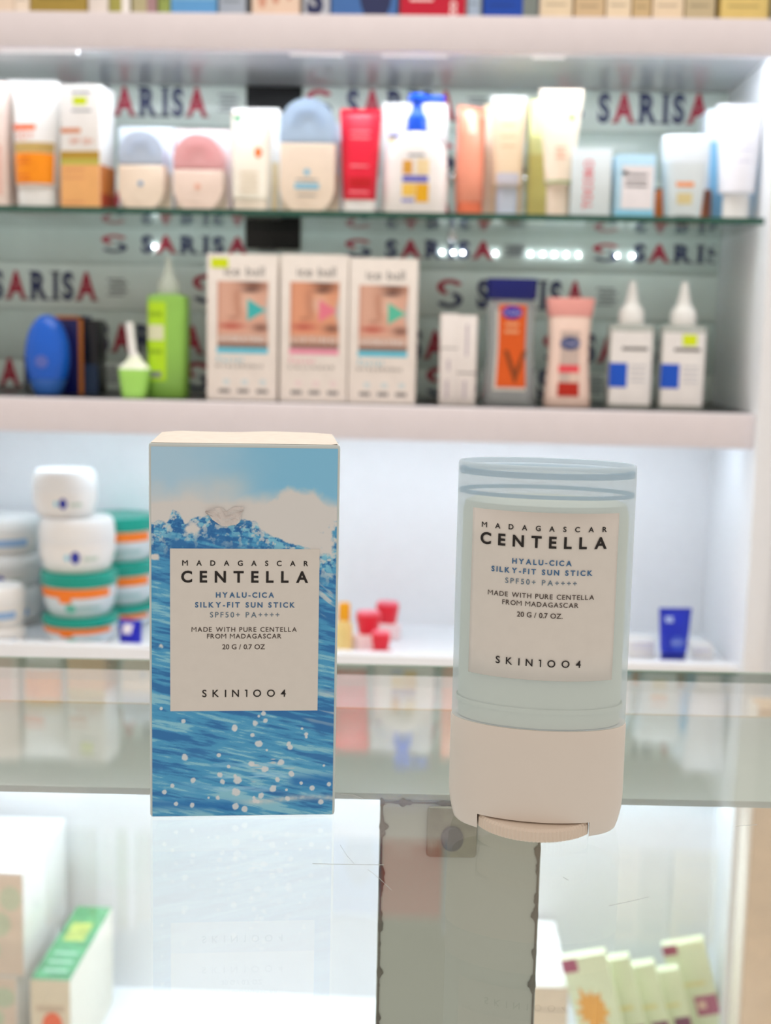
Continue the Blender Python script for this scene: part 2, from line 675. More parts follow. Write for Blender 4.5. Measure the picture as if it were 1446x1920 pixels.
gs = thing('glass_shelf', 'green edged glass shelf carrying the row of tubes and cartons', 'shelf', (0, YF, ZG - 0.0065))
box('glass_pane', XL + 0.001, XR - 0.001, 0.0015, YB - YF - 0.006, 0, 0.0065, M_SHELFGLASS, gs)
box('polished_edge', XL + 0.001, XR - 0.001, 0, 0.0015, 0, 0.0065, M_GLASSEDGE, gs, label='dark green front edge')

# wooden post at the right edge of the lower display
p0, p1 = at(1402, 1700, 1.30), at(1470, 1700, 1.30)
wp = thing('cabinet_post', 'tan wooden upright at the right edge of the white display bottom', 'post', ((p0.x + p1.x) / 2, 1.32, ZLOW))
box('upright', -(p1.x - p0.x) / 2, (p1.x - p0.x) / 2, -0.02, 0.02, 0, 0.43, mat('tan_wood', (222, 190, 150), 0.5, noise=0.08, scale=40), wp, bev=0.002)
box('edge_band', -(p1.x - p0.x) / 2 - 0.003, -(p1.x - p0.x) / 2, -0.019, 0.019, 0, 0.43, M_IVORY, wp, bev=0.001)

# ------------------------------------------------------------------ counter
CR = R(2.3)
cnt = thing('glass_countertop', 'clear glass counter top with green polished edge under the carton and sun stick', 'counter', (0, 0.329, -0.004), CR)
Yb = 0.449 - 0.329
box('glass_pane', -0.6, 0.6, -0.62, Yb - 0.002, 0, 0.004, M_GLASS, cnt)
box('polished_edge', -0.6, 0.6, Yb - 0.002, Yb, 0, 0.004, mat('pale_green_edge', (150, 172, 160), 0.2, noise=0.15, scale=12), cnt, bev=0.0006, label='pale green rear edge')
fr = thing('counter_frame', 'grey metal rail and upright glued under the counter glass', 'frame', (0, 0.329, -0.004), CR)
M_STEEL = mat('grey_satin_metal', (190, 198, 190), 0.35, metal=0.15, noise=0.05, scale=14)
RB = 0.0775
box('rail', -0.6, 0.6, 0.0, RB, -0.0022, -0.0002, M_STEEL, fr, bev=0.0004)
box('rail_seam', -0.6, 0.6, RB, RB + 0.0015, -0.0022, -0.0002, mat('tan_seam', (206, 190, 160), 0.5), fr)
pl, pr = -0.0136, 0.0299
box('upright', pl, pr, 0.0, 0.004, -0.26, -0.0022, M_STEEL, fr, bev=0.0003, label='flat grey upright below the rail')
M_GLUE = mat('brown_glue', (92, 86, 72), 0.6, noise=0.2, scale=300)


def glue(x0, z0, x1, z1, n, nm='glue_bead'):
    V, F = [], []
    rr = random.Random(int(abs(x0) * 1e5) + n)
    blob = 0
    for i in range(n + 1):
        t = i / n
        x, z = x0 + (x1 - x0) * t, z0 + (z1 - z0) * t
        blob = float(fbm(np.array(i * 0.22 + x0 * 900), np.array(0.5), 101, 3))
        r = 0.00026 + 0.0011 * max(0.0, (blob - 0.47) * 2.6)
        x += (1 if x0 < 0 else -1) * r * 0.6 if abs(x1 - x0) < abs(z1 - z0) else 0
        for k in range(8):
            a = 2 * math.pi * k / 8
            if abs(x1 - x0) > abs(z1 - z0):
                V.append((x, -0.0002 + r * 0.5 * math.cos(a), z + r * math.sin(a)))
            else:
                V.append((x + r * math.cos(a), -0.0002 + r * 0.5 * math.sin(a), z))
    for i in range(n):
        for k in range(8):
            F.append((i * 8 + k, i * 8 + (k + 1) % 8, i * 8 + 8 + (k + 1) % 8, i * 8 + 8 + k))
    mesh(nm, V, F, M_GLUE, fr, True, label='rough brown bead of glue')


glue(pl + 0.0004, -0.003, pl + 0.0004, -0.25, 420)
glue(pr - 0.0004, -0.003, pr - 0.0004, -0.25, 420)
glue(pl, -0.0026, pr, -0.0026, 90)
lp = box('lock_plate', -0.0010, 0.0125, -0.0022, -0.0003, -0.0172, -0.0030, mat('olive_plate', (138, 140, 118), 0.35, noise=0.25, scale=160), fr, bev=0.001, label='small olive square plate')
v, f = loft_geo([(0, 0.0030, 0.0034), (0.0009, 0.0030, 0.0034), (0.0013, 0.0026, 0.0030)], 24)
ld_ = mesh('lock_disc', v, f, mat('dark_disc', (70, 74, 74), 0.4), lp, True, label='dark round disc')
ld_.rotation_euler = (R(90), 0, 0)
ld_.location = (0.0058, -0.0022, -0.0115)

M_SCR = mat('scratch', (176, 182, 180), 0.6)
for pts_ in ([(586, 1619), (640, 1620), (720, 1621)], [(638, 1584), (650, 1603), (665, 1620)], [(690, 1630), (712, 1647), (735, 1669)], [(1142, 1698), (1180, 1690), (1218, 1681)], [(640, 1489), (662, 1490), (682, 1498)], [(1056, 1644), (1066, 1650)], [(1380, 1548), (1420, 1546)]):
    V, F = [], []
    for (a, b), nx_ in zip(pts_, pts_[1:] + pts_[-1:]):
        for o_ in (0, .9):
            q = atz(a, b + o_, 0.00004)
            V.append(Vector((q.x, q.y - 0.329, q.z + 0.004)))
    for i in range(len(pts_) - 1):
        F.append((2 * i, 2 * i + 1, 2 * i + 3, 2 * i + 2))
    o_ = mesh('scratch', V, F, M_SCR, cnt)
    o_.rotation_euler = (0, 0, -CR)

# ------------------------------------------------------------------ the sea print carton
BX, BY, BYAW, BW, BH, BD = -0.06786, 0.29425, 0.13266, 0.04474, 0.092, 0.0326
bu = Vector((math.cos(BYAW), math.sin(BYAW), 0))
bn = Vector((-math.sin(BYAW), math.cos(BYAW), 0))
bc = Vector((BX, BY, 0)) + bu * (BW / 2)
car = thing('sunscreen_carton', 'blue sea wave carton with a beige label standing on the glass counter', 'carton', bc, BYAW)


def box_local(px, py):
    d = ray(px, py)
    o = Vector((0, 0, HC)) - bc
    t = -o.dot(bn) / d.dot(bn)
    p = o + d * t
    return p.dot(bu), p.z


W2 = BW / 2
body = box('carton_body', -W2, W2, 0.0, BD, 0.0001, BH - 0.0008, mat('pale_blue_card', (214, 226, 228), 0.5, noise=0.02), car, bev=0.0007)

# bulging crumpled lid flap
V, F = [], []
NX, NY = 24, 14
for j in range(NY + 1):
    for i in range(NX + 1):
        a, b = i / NX, j / NY
        x = -W2 + 0.0005 + (BW - 0.001) * a
        y = 0.0004 + (BD - 0.0008) * b
        e = min(1, min(a, 1 - a) * 9) * min(1, b * 6)
        z = BH - 0.0008 + 0.0009 * e * (0.6 + 0.5 * math.sin(a * 9 + b * 3) * 0.4) - 0.0004 * math.exp(-((a - 0.45) / 0.16) ** 2) * b
        V.append((x, y, z))
for j in range(NY):
    for i in range(NX):
        k = j * (NX + 1) + i
        F.append((k, k + 1, k + NX + 2, k + NX + 1))
mesh('lid_flap', V, F, mat('white_card_top', (240, 234, 222), 0.55, noise=0.04, scale=400), car, True, label='creased white top flap')

PW = np.array([194, 179, 162.])


def sea(u, v):
    asp = BH / BW
    y = v * asp
    white = np.array([196, 182, 166.])
    # sky
    skyL = np.array([156, 176, 180.])
    skyR = np.array([118, 164, 178.])
    n1 = fbm(u * 5, y * 5, 3)
    c = mixc(np.broadcast_to(skyL, u.shape + (3,)), np.broadcast_to(skyR, u.shape + (3,)), sstep(0.1, 0.8, u + 0.25 * (n1 - 0.5)))
    # clouds
    left = sstep(0.05, 0.17, v + 0.10 * (n1 - 0.5) + 0.02 * u) * (1 - 0.25 * sstep(.3, .6, u) * (1 - sstep(.12, .2, v)))
    edge = 0.105 + 0.25 * np.clip(np.abs(u - 0.80) - 0.07, 0, 1) * (1.0 + 0.5 * (u > 0.8)) + 0.03 * (fbm(u * 14, y * 14, 9) - 0.5)
    puff = sstep(-0.008, 0.018, v - edge)
    cl = np.maximum(left * (1 - sstep(.40, .62, u)), puff * sstep(.35, .6, u))
    cl = np.maximum(cl, sstep(.105, .150, v + 0.05 * (n1 - .5) - .02 * sstep(.9, 1., u)))
    c = mixc(c, white, np.clip(cl, 0, 1))
    # wave crest
    ku = np.array([0, .04, .08, .1, .115, .15, .18, .22, .3, .4, .5, .56, .585, .62, .7, .8, .9, .95, 1.])
    kv = np.array([.2, .195, .205, .185, .165, .175, .20, .19, .18, .185, .195, .195, .215, .228, .242, .258, .278, .285, .285])
    cr = np.interp(u, ku, kv) + 0.022 * (fbm(u * 22, y * 22, 21, 5) - 0.5)
    water = sstep(-0.003, 0.004, v - cr)
    bump = sstep(0.0, 0.5, fbm(u * 24, y * 24, 31) - 0.20 - 5 * ((u - 1.0) ** 2 + ((v - .245) * 1.2) ** 2) ** .5)
    water = np.maximum(water, np.clip(bump * 2, 0, 1) * (v < .29))
    dark, mid, lt, foam = (np.array(q, float) for q in ((46, 98, 138), (70, 134, 160), (126, 168, 172), (192, 182, 168)))
    slope = 0.10 * u
    st = 0.6 * fbm(u * 3.2 + y * .6, (y - slope * 2.0) * 24, 41, 5) + 0.4 * fbm(u * 9 + y, (y - slope * 2.2) * 85, 43, 4)
    big = fbm(u * 1.6, (y - slope * 2) * 5, 51, 3)
    t = np.clip(0.47 + 2.9 * (st - 0.5) + 1.1 * (big - 0.5), 0, 1)
    w = mixc(mixc(np.broadcast_to(dark, u.shape + (3,)), np.broadcast_to(mid, u.shape + (3,)), sstep(0.15, 0.55, t)), np.broadcast_to(lt, u.shape + (3,)), sstep(0.66, 0.98, t))
    # choppy foam under the crest
    fm = fbm(u * 42, y * 42, 61, 4)
    near = np.clip(1.25 - (v - cr) / 0.08, 0, 1) * (v > cr)
    w = mixc(w, np.array([32, 84, 128.]), sstep(.48, .62, fbm(u * 34, y * 34, 65)) * near * .9)
    w = mixc(w, np.array([128, 176, 178.]), sstep(.52, .62, fbm(u * 30, y * 38, 67)) * near * .8)
    w = mixc(w, foam, sstep(0.55, 0.68, fm + 0.05 * near) * near * .8)
    # foam patch on the left of the crest
    pt = np.exp(-(((u - .22) / .06) ** 2 + ((v - .215) / .018) ** 2)) + np.exp(-(((u - .02) / .03) ** 2 + ((v - .29) / .012) ** 2))
    w = mixc(w, white, sstep(.35, .75, pt + .5 * (fm - .5)))
    # diagonal streaks at the right side and the left side
    dr = fbm((u * 1.0 + y * .55) * 5, (y - u * 0.75) * 34, 71, 4)
    right = sstep(.78, .95, u + .1 * (fm - .5)) * (v > cr) * (v < .50)
    w = mixc(w, foam, sstep(.58, .78, dr) * right * .85)
    d2 = fbm((u * 1.0 + y * .5) * 6, (u * 30 - y * 9), 75, 4)
    leftz = sstep(.14, .04, u) * sstep(.28, .32, v) * sstep(.50, .36, v)
    w = mixc(w, foam, sstep(.60, .8, d2) * leftz * .7)
    spray = np.exp(-(((u - .05) / .022) ** 2 + ((v - .53) / .012) ** 2))
    w = mixc(w, foam, sstep(.62, .85, spray * .7 + .45 * fm))
    # foam bands right of the label and low down
    d3 = fbm(u * 4, (y - .24 * u) * 30, 81, 4)
    zone = np.exp(-(((v - .69 - .05 * (u - .8)) / .05) ** 2)) * sstep(.45, 1.0, u)
    w = mixc(w, foam, sstep(.52, .74, d3) * zone * .9)
    low = np.exp(-(((v - .90) / .055) ** 2)) * np.exp(-(((u - .55) / .32) ** 2))
    w = mixc(w, np.array([150, 182, 188.]), sstep(.48, .7, fbm(u * 5, y * 30, 85, 4)) * low * .8)
    band = np.exp(-(((v - .957 + .006 * np.sin(u * 9)) / .008) ** 2)) * sstep(.42, .6, u)
    w = mixc(w, foam, np.clip(band * (.6 + .8 * (fm - .3)), 0, 1) * .85)
    dk = np.exp(-(((v - .905) / .018) ** 2)) * sstep(.72, .8, u) + np.exp(-(((v - .965 - .02 * u) / .014) ** 2)) * sstep(.55, .4, u)
    w = mixc(w, np.array([34, 92, 140.]), np.clip(dk, 0, 1) * .75)
    # bokeh sparkles
    rs = np.random.default_rng(5)
    pts = [(.17, .735, .010), (.05, .70, .008), (.125, .66, .010), (.43, .655, .011), (.64, .67, .013), (.61, .715, .010), (.62, .735, .011), (.565, .742, .013), (.45, .755, .013), (.55, .775, .010),
           (.585, .80, .015), (.76, .81, .011), (.18, .835, .015), (.365, .83, .009), (.42, .862, .008), (.545, .855, .012), (.71, .852, .014), (.62, .872, .014), (.77, .885, .012), (.37, .885, .012),
           (.385, .905, .012), (.47, .90, .016), (.69, .90, .011), (.665, .925, .015), (.11, .915, .010), (.065, .932, .011), (.36, .955 - .005, .010), (.46, .955 - .02, .016), (.60, .945, .012), (.565, .96, .011),
           (.75, .955, .011), (.13, .965, .009), (.22, .97, .010), (.46, .985 - .01, .014), (.51, .993 - .01, .013), (.885, .925, .012), (.935, .975 - .01, .011), (.225, .90, .012), (.98, .915, .010)]
    pts += [(rs.uniform(.3, .95), rs.uniform(.66, .97), rs.uniform(.004, .010)) for _ in range(22)]
    hs = fbm(u * 9, y * 75, 91, 3)
    zone2 = np.exp(-(((u - .62) / .22) ** 2 + ((v - .87) / .075) ** 2)) + .9 * np.exp(-(((u - .85) / .18) ** 2 + ((v - .655 - .1 * (u - .85)) / .03) ** 2)) + .5 * np.exp(-(((u - .55) / .2) ** 2 + ((v - .75) / .03) ** 2))
    w = mixc(w, foam, sstep(.60, .72, hs * (.55 + .5 * np.clip(zone2, 0, 1))) * np.clip(zone2 * 1.4, 0, 1) * .9)
    wob = 0.9 * (fm - .5)
    for (a, b, r) in pts:
        d = np.sqrt((u - a) ** 2 + ((v - b) * asp) ** 2) / (r * 1.25)
        w = mixc(w, np.array([198, 188, 176.]), sstep(1.25, .8, d + wob) * .92)
    c = mixc(c, w, water)
    return np.clip(c, 0, 255)


pw_lin = np.array(lin(PW))
gain = tuple(0.80 / pw_lin)
M_SEA = print_mat('sea_print', gain)
picture('sea_print', BW - 0.0012, BH - 0.0022, 320, 660, sea, car, -0.00012, M_SEA, z0=0.0005, label='printed picture of a breaking blue wave')
M_LABEL = mat('beige_label', (233, 230, 226), 0.5, noise=0.015, scale=300)
x0, z1 = box_local(319, 1028)
x1, _ = box_local(599.5, 1028)
_, z0 = box_local(457, 1332)
lab = quad('label_panel', x0, x1, z0, z1, -0.00014, M_LABEL, car, label='plain pale label panel')
M_BLUEINK = mat('blue_ink', (62, 112, 160), 0.5)
M_TEALINK = mat('grey_blue_ink', (98, 124, 146), 0.5)
M_BROWNINK = mat('brown_ink', (66, 52, 46), 0.5)
BOXROWS = [('MADAGASCAR', 342, 578, 1055.5, 10, M_INK, 0.022), ('CENTELLA', 340, 578, 1081, 22, M_INK, 0.03), ('HYALU-CICA', 405, 514, 1115, 10, M_BLUEINK, 0.03),
           ('SILKY-FIT SUN STICK', 366, 553, 1133.5, 10, M_BLUEINK, 0.03), ('SPF50+ PA++++', 394, 524, 1152, 10, M_TEALINK, 0.008), ('MADE WITH PURE CENTELLA', 359.5, 556.5, 1179.5, 8.6, M_BROWNINK, 0.008),
           ('FROM MADAGASCAR', 388.5, 527.5, 1192, 8.6, M_BROWNINK, 0.008), ('20 G / 0.7 OZ', 417, 497, 1212, 9.2, M_BROWNINK, 0.01), ('SKIN1OO4', 379.5, 536, 1299, 13.5, M_INK, 0.012)]
for s, xa, xb, yc, hpx, m_, bd in BOXROWS:
    a, zc = box_local(xa, yc)
    b, _ = box_local(xb, yc)
    _, zt = box_local((xa + xb) / 2, yc - hpx / 2)
    _, zb = box_local((xa + xb) / 2, yc + hpx / 2)
    text('lettering', s, (a + b) / 2, (zt + zb) / 2, b - a, zt - zb, m_, lab, -0.00046, bd)
# torn scrap of clear tape over the wave crest
tv, tf = [], []
TOPB = [(384, 958), (392, 955), (402, 953), (412, 951), (419, 953), (425, 959), (432, 954), (440, 950), (449, 950), (457, 950)]
BOTB = [(385, 960), (393, 967), (399, 974), (407, 980), (415, 985), (424, 987), (433, 985), (443, 983), (449, 979), (453, 971)]
rr = random.Random(5)
for k in range(7):
    for (a, b), (c_, d_) in zip(TOPB, BOTB):
        q = k / 6
        x, z = box_local(a + (c_ - a) * q + (rr.random() - .5) * 3 * (0 < k < 6), b + (d_ - b) * q)
        tv.append((x, -0.0002 - 0.0008 * rr.random() ** 2, z))
n = len(TOPB)
for k in range(6):
    for i in range(n - 1):
        tf.append((k * n + i, k * n + n + i, k * n + n + i + 1, k * n + i + 1))
mesh('tape_scrap', tv, tf, mat('crinkled_tape', (224, 220, 220), 0.25, spec=0.7, noise=0.08, scale=500), car, False, label='torn crinkled scrap of tape')

# ------------------------------------------------------------------ the sun stick
SX, SY, SYAW, SA, SB, SZT, SZJ, SU0 = 0.0253, 0.3022, -0.1096, 0.0209, 0.0115, 0.0882, 0.0262, 0.0133
stick = thing('sun_stick', 'pale blue translucent capped sun stick with white base standing on the glass counter', 'sunscreen stick', (SX, SY, 0), SYAW)


def stick_local(px, py, a=SA, b=SB):
    d = ray(px, py)
    o = Vector((-SX, -SY, HC))
    c, s = math.cos(-SYAW), math.sin(-SYAW)
    o = Vector((o.x * c - o.y * s, o.x * s + o.y * c, o.z))
    d = Vector((d.x * c - d.y * s, d.x * s + d.y * c, d.z))
    A = (d.x / a) ** 2 + (d.y / b) ** 2
    B = 2 * (o.x * d.x / a ** 2 + o.y * d.y / b ** 2)
    C = (o.x / a) ** 2 + (o.y / b) ** 2 - 1
    D = B * B - 4 * A * C
    t = (-B - math.sqrt(max(0, D))) / (2 * A)
    p = o + d * t
    return p.x, p.z


ZS = 0.0038
M_BASE = mat('white_satin_plastic', (236, 229, 222), 0.35, noise=0.01)


def base_scale(z):
    return (1.01 - 0.075 * max(0, 1 - z / 0.0095) ** 2.2) if z < 0.0095 else 1.01


V, F = loft_geo([(z, SA * base_scale(z), SB * base_scale(z)) for z in (ZS, 0.005, 0.0065, 0.008, 0.0095, 0.014, 0.02, SZJ - 0.0004)] + [(SZJ, SA * 1.003, SB * 1.0)], 96)
for s in (-1, 1):                                            # the two feet either side of the slot
    n0 = len(V)
    NA = 24
    zs = [0.0, 0.0004, 0.0012, 0.0024, ZS + 0.0002]
    for k, z in enumerate(zs):
        sc = base_scale(z) * (0.985 if k == 0 else 1)
        a, b = SA * sc, SB * sc
        t0 = math.acos(min(1, SU0 / a))
        for i in range(NA + 1):
            t = -t0 + 2 * t0 * i / NA
            V.append((s * a * math.cos(t), b * math.sin(t), z))
    for k in range(len(zs) - 1):
        for i in range(NA):
            q = n0 + k * (NA + 1) + i
            F.append((q, q + 1, q + NA + 2, q + NA + 1))
        q0, q1 = n0 + k * (NA + 1), n0 + k * (NA + 1) + NA
        F.append((q0, q0 + NA + 1, q1 + NA + 1, q1))
    F.append(tuple(n0 + i for i in range(NA + 1)))
    F.append(tuple(n0 + (len(zs) - 1) * (NA + 1) + i for i in range(NA + 1)))
bm = bmesh.new()
vv = [bm.verts.new(p) for p in V]
for q in F:
    try:
        bm.faces.new([vv[i] for i in q])
    except ValueError:
        pass
from_bm('base', bm, M_BASE, stick, True, label='white slotted base')
# knurled dial
V, F = [], []
NK = 96
for z, k_ in ((0.0002, 0.97), (0.0006, 1.0), (0.0028, 1.0), (0.0034, 0.965)):
    for i in range(NK * 2):
        t = math.pi * i / NK
        r = 0.0152 * k_ * (1.0 if i % 2 else 0.984)
        # the dial is cut to the slot so that it stays between the feet
        V.append((max(-SU0 + 0.0002, min(SU0 - 0.0002, r * math.cos(t))), r * math.sin(t), z))
n = NK * 2
for k in range(3):
    for i in range(n):
        F.append((k * n + i, k * n + (i + 1) % n, k * n + n + (i + 1) % n, k * n + n + i))
F += [tuple(range(n - 1, -1, -1)), tuple(3 * n + i for i in range(n))]
mesh('dial', V, F, mat('ivory_plastic', (236, 222, 208), 0.35, noise=0.01), stick, False, label='ribbed turning dial')
M_CORE = mat('grey_green_core', (242, 246, 230), 0.5, noise=0.01)
loft('inner_body', [(SZJ + 0.0002, SA * .93, SB * .93), (SZJ + 0.004, SA * .935, SB * .935), (0.0765, SA * .935, SB * .935), (0.0788, SA * .90, SB * .88), (0.0796, SA * .80, SB * .74)], M_CORE, stick, 72, label='grey green inner body showing through the cap')
M_CAP = mat('frosted_blue_cap', (220, 240, 252), 0.32, alpha=0.50, noise=0.01)
M_RIM = mat('blue_rim', (128, 192, 228), 0.3, alpha=0.6, noise=0.01)
cap = loft('cap', [(SZJ + 0.0001, SA, SB), (0.04, SA, SB), (0.08, SA * 1.0, SB), (SZT - 0.0008, SA, SB), (SZT - 0.0002, SA * .993, SB * .985), (SZT, SA * .98, SB * .965), (SZT - 0.0001, SA * .965, SB * .94),
                   (SZT - 0.0012, SA * .955, SB * .925), (SZT - 0.0016, SA * .9, SB * .84), (SZT - 0.0017, SA * .4, SB * .35)], M_CAP, stick, 96, cap0=False, label='frosted pale blue cap')
loft('rim_refraction', [(SZT - 0.0030, SA * .985, SB * .975), (SZT - 0.0016, SA * .985, SB * .975), (SZT - 0.0016, SA * .94, SB * .90), (SZT - 0.0030, SA * .94, SB * .90), (SZT - 0.0030, SA * .985, SB * .975)], M_RIM, cap, 72, cap0=False, cap1=False, label='deeper blue ring standing in for the rim refraction')  # deeper blue colour imitates refraction at the flat cap top
loft('inner_ring', [(0.0806, SA * .985, SB * .975), (0.0815, SA * .985, SB * .975), (0.0815, SA * .95, SB * .92), (0.0806, SA * .95, SB * .92), (0.0806, SA * .985, SB * .975)], M_RIM, cap, 72, cap0=False, cap1=False)
for zz in (0.0300,):
    loft('inner_step', [(zz, SA * .955, SB * .955), (zz + 0.0006, SA * .962, SB * .962), (zz + 0.0012, SA * .955, SB * .955)], M_CORE, cap, 72, cap0=False, cap1=False)
CAPS = [(0, SA, SB), (SZT, SA, SB)]
xa, _ = stick_local(886, 1000)
xb, _ = stick_local(1160, 1000)
_, zt = stick_local(1023, 961.5)
_, zb = stick_local(1012, 1276)
slab = patch('label_panel', CAPS, xa, xb, zb, zt, M_LABEL, stick, 0.00012, 40, 6, label='plain pale label')
mod = slab.modifiers.new('thickness', 'SOLIDIFY')
mod.thickness = 0.00012
STROWS = [('MADAGASCAR', 903.5, 1138.5, 991, 10, M_INK, 0.022), ('CENTELLA', 901, 1138.5, 1016.5, 22.5, M_INK, 0.03), ('HYALU-CICA', 960.5, 1072.5, 1054.5, 10.2, M_BLUEINK, 0.03),
          ('SILKY-FIT SUN STICK', 921.5, 1111.5, 1072.5, 10.2, M_BLUEINK, 0.03), ('SPF50+ PA++++', 947.5, 1082, 1092, 10, M_TEALINK, 0.008), ('MADE WITH PURE CENTELLA', 915, 1114.5, 1118, 9, M_BROWNINK, 0.008),
          ('FROM MADAGASCAR', 942, 1085, 1133, 9, M_BROWNINK, 0.008), ('20 G / 0.7 OZ.', 969.5, 1055.5, 1153.5, 9.5, M_BROWNINK, 0.01), ('SKIN1OO4', 929.5, 1089.5, 1243, 13.5, M_INK, 0.012)]
for s, xl, xr, yc, hpx, m_, bd in STROWS:
    a, zc = stick_local(xl, yc)
    b, _ = stick_local(xr, yc)
    xm = (xl + xr) / 2
    _, zt = stick_local(xm, yc - hpx / 2)
    _, zb = stick_local(xm, yc + hpx / 2)
    text('lettering', s, (a + b) / 2, (zt + zb) / 2, b - a, zt - zb, m_, slab, lambda x, z: front_y(CAPS, x, z) - 0.00034, bd)


# ------------------------------------------------------------------ products: common builders
def span(px0, px1, pyt, pyb, Y):
    """centre x, width and height in metres of a pixel box standing in the plane Y"""
    ym = (pyt + pyb) / 2
    a, b = at(px0, ym, Y), at(px1, ym, Y)
    zt = at((px0 + px1) / 2, pyt, Y).z
    return (a.x + b.x) / 2, b.x - a.x, zt


def carton(name, label, px0, px1, pyt, pyb, Yf, zb, depth, m, rz=0.0, cat='carton', group=None, top=None, bev=0.0008):
    xc, w, zt = span(px0, px1, pyt, pyb, Yf)
    h = zt - zb
    t = thing(name, label, cat, (xc, Yf + depth / 2, zb), rz, group)
    box('carton_body', -w / 2, w / 2, -depth / 2, depth / 2, 0, h, m, t, bev=bev)
    if top is not None:
        box('top_flap', -w / 2 + bev, w / 2 - bev, -depth / 2 + bev, depth / 2 - bev, h, h + 0.0006, top, t)
    return t, w, h, -depth / 2


def fq(t, w, h, y, u0, u1, v0, v1, m, name='printed_panel', label=None):
    """printed field given in shares of a carton front, v downwards"""
    return quad(name, (u0 - .5) * w, (u1 - .5) * w, h * (1 - v1), h * (1 - v0), y, m, t, label)


def ft(t, w, h, y, s, uc, vc, uw, vh, m, bold=0.01, rot=0.0):
    if abs(rot) > 1:
        return text('lettering', s, (uc - .5) * w, h * (1 - vc), uw * h, vh * w, m, t, y - 0.0005, bold, rot)
    return text('lettering', s, (uc - .5) * w, h * (1 - vc), uw * w, vh * h, m, t, y - 0.0005, bold, rot)


def lines(t, w, h, y, u0, u1, rows, vh, m):
    """rows of small print too fine to read, one bar for each line"""
    for v in rows:
        fq(t, w, h, y, u0, u1, v - vh / 2, v + vh / 2, m, 'print_line')


def tube(name, label, px0, px1, pyt, pyb, Yc, zb, m, capm, caph=0.2, capw=0.8, depth=0.032, topw=1.0, neck=0.92, lean=0.0, rz=0.0, crimp=None, cat='tube', group=None):
    """squeeze tube standing on its cap with a flat crimped end on top"""
    xc, w, zt = span(px0, px1, pyt, pyb, Yc)
    h = zt - zb
    t = thing(name, label, cat, (xc, Yc, zb), rz, group)
    ch = caph * h
    r = w / 2
    S = [(ch, r * capw * .96, depth / 2 * capw, 2.2), (ch + .02 * h, r * neck, depth / 2, 2.1), (ch + .25 * h, r * (neck + (topw - neck) * .3), depth / 2 * .95, 2.1),
         (ch + .55 * (h - ch), r * (neck + (topw - neck) * .6), depth / 2 * .72, 2.2), (h * .93, r * topw * .995, depth / 2 * .2, 2.6), (h * .945, r * topw, 0.0018, 4)]
    loft('tube_body', S, m, t, 40)
    box('crimped_end', -r * topw, r * topw, -0.0014, 0.0014, h * .935, h, crimp or m, t, bev=0.0005)
    loft('cap', [(0, r * capw * .96, depth / 2 * capw * .96, 2.2), (0.0012, r * capw, depth / 2 * capw, 2.2), (ch - 0.001, r * capw, depth / 2 * capw, 2.2), (ch, r * capw * .97, depth / 2 * capw * .97, 2.2)], capm, t, 40)
    return t, S, r, h


def tp(t, S, h, x0, x1, v0, v1, m, name='printed_panel', shape=None, label=None, off=0.0004):
    return patch(name, S, x0, x1, h * (1 - v1), h * (1 - v0), m, t, off, 18, 10, True, label, shape)


def tt(t, S, r, h, s, uc, vc, uw, vh, m, bold=0.01, off=0.0009):
    return text('lettering', s, uc * r, h * (1 - vc), uw * 2 * r, vh * h, m, t, lambda x, z: front_y(S, x, z) - off, bold)


def stadium(w, h, n=20, inset=0.0):
    """upright capsule outline (x,z), counter-clockwise"""
    r = w / 2 - inset
    P = []
    for i in range(n + 1):
        a = math.pi * i / n
        P.append((r * math.cos(a), h - w / 2 + r * math.sin(a)))
    for i in range(n + 1):
        a = math.pi + math.pi * i / n
        P.append((r * math.cos(a), w / 2 + r * math.sin(a)))
    return P


def slab_part(name, P, y0, y1, m, parent, bev=0.002, label=None):
    bm = bmesh.new()
    a = [bm.verts.new((x, y0, z)) for x, z in P]
    b = [bm.verts.new((x, y1, z)) for x, z in P]
    n = len(P)
    bm.faces.new(a)
    bm.faces.new(b[::-1])
    for i in range(n):
        bm.faces.new((a[i], b[i], b[(i + 1) % n], a[(i + 1) % n]))
    if bev:
        e = [ed for ed in bm.edges if abs(ed.verts[0].co.y - ed.verts[1].co.y) < 1e-9]
        bmesh.ops.bevel(bm, geom=e, offset=bev, segments=3, affect='EDGES', profile=0.6)
    return from_bm(name, bm, m, parent, True, None, label)


def clipz(P, lo, hi):
    """keep the part of a convex outline between two heights"""
    def cut(P, f, g):
        out = []
        for i in range(len(P)):
            a, b = P[i], P[(i + 1) % len(P)]
            if f(a):
                out.append(a)
            if f(a) != f(b):
                out.append(g(a, b))
        return out
    def inter(z):
        return lambda a, b: (a[0] + (b[0] - a[0]) * (z - a[1]) / (b[1] - a[1]), z)
    P = cut(P, lambda p: p[1] >= lo, inter(lo))
    return cut(P, lambda p: p[1] <= hi, inter(hi))


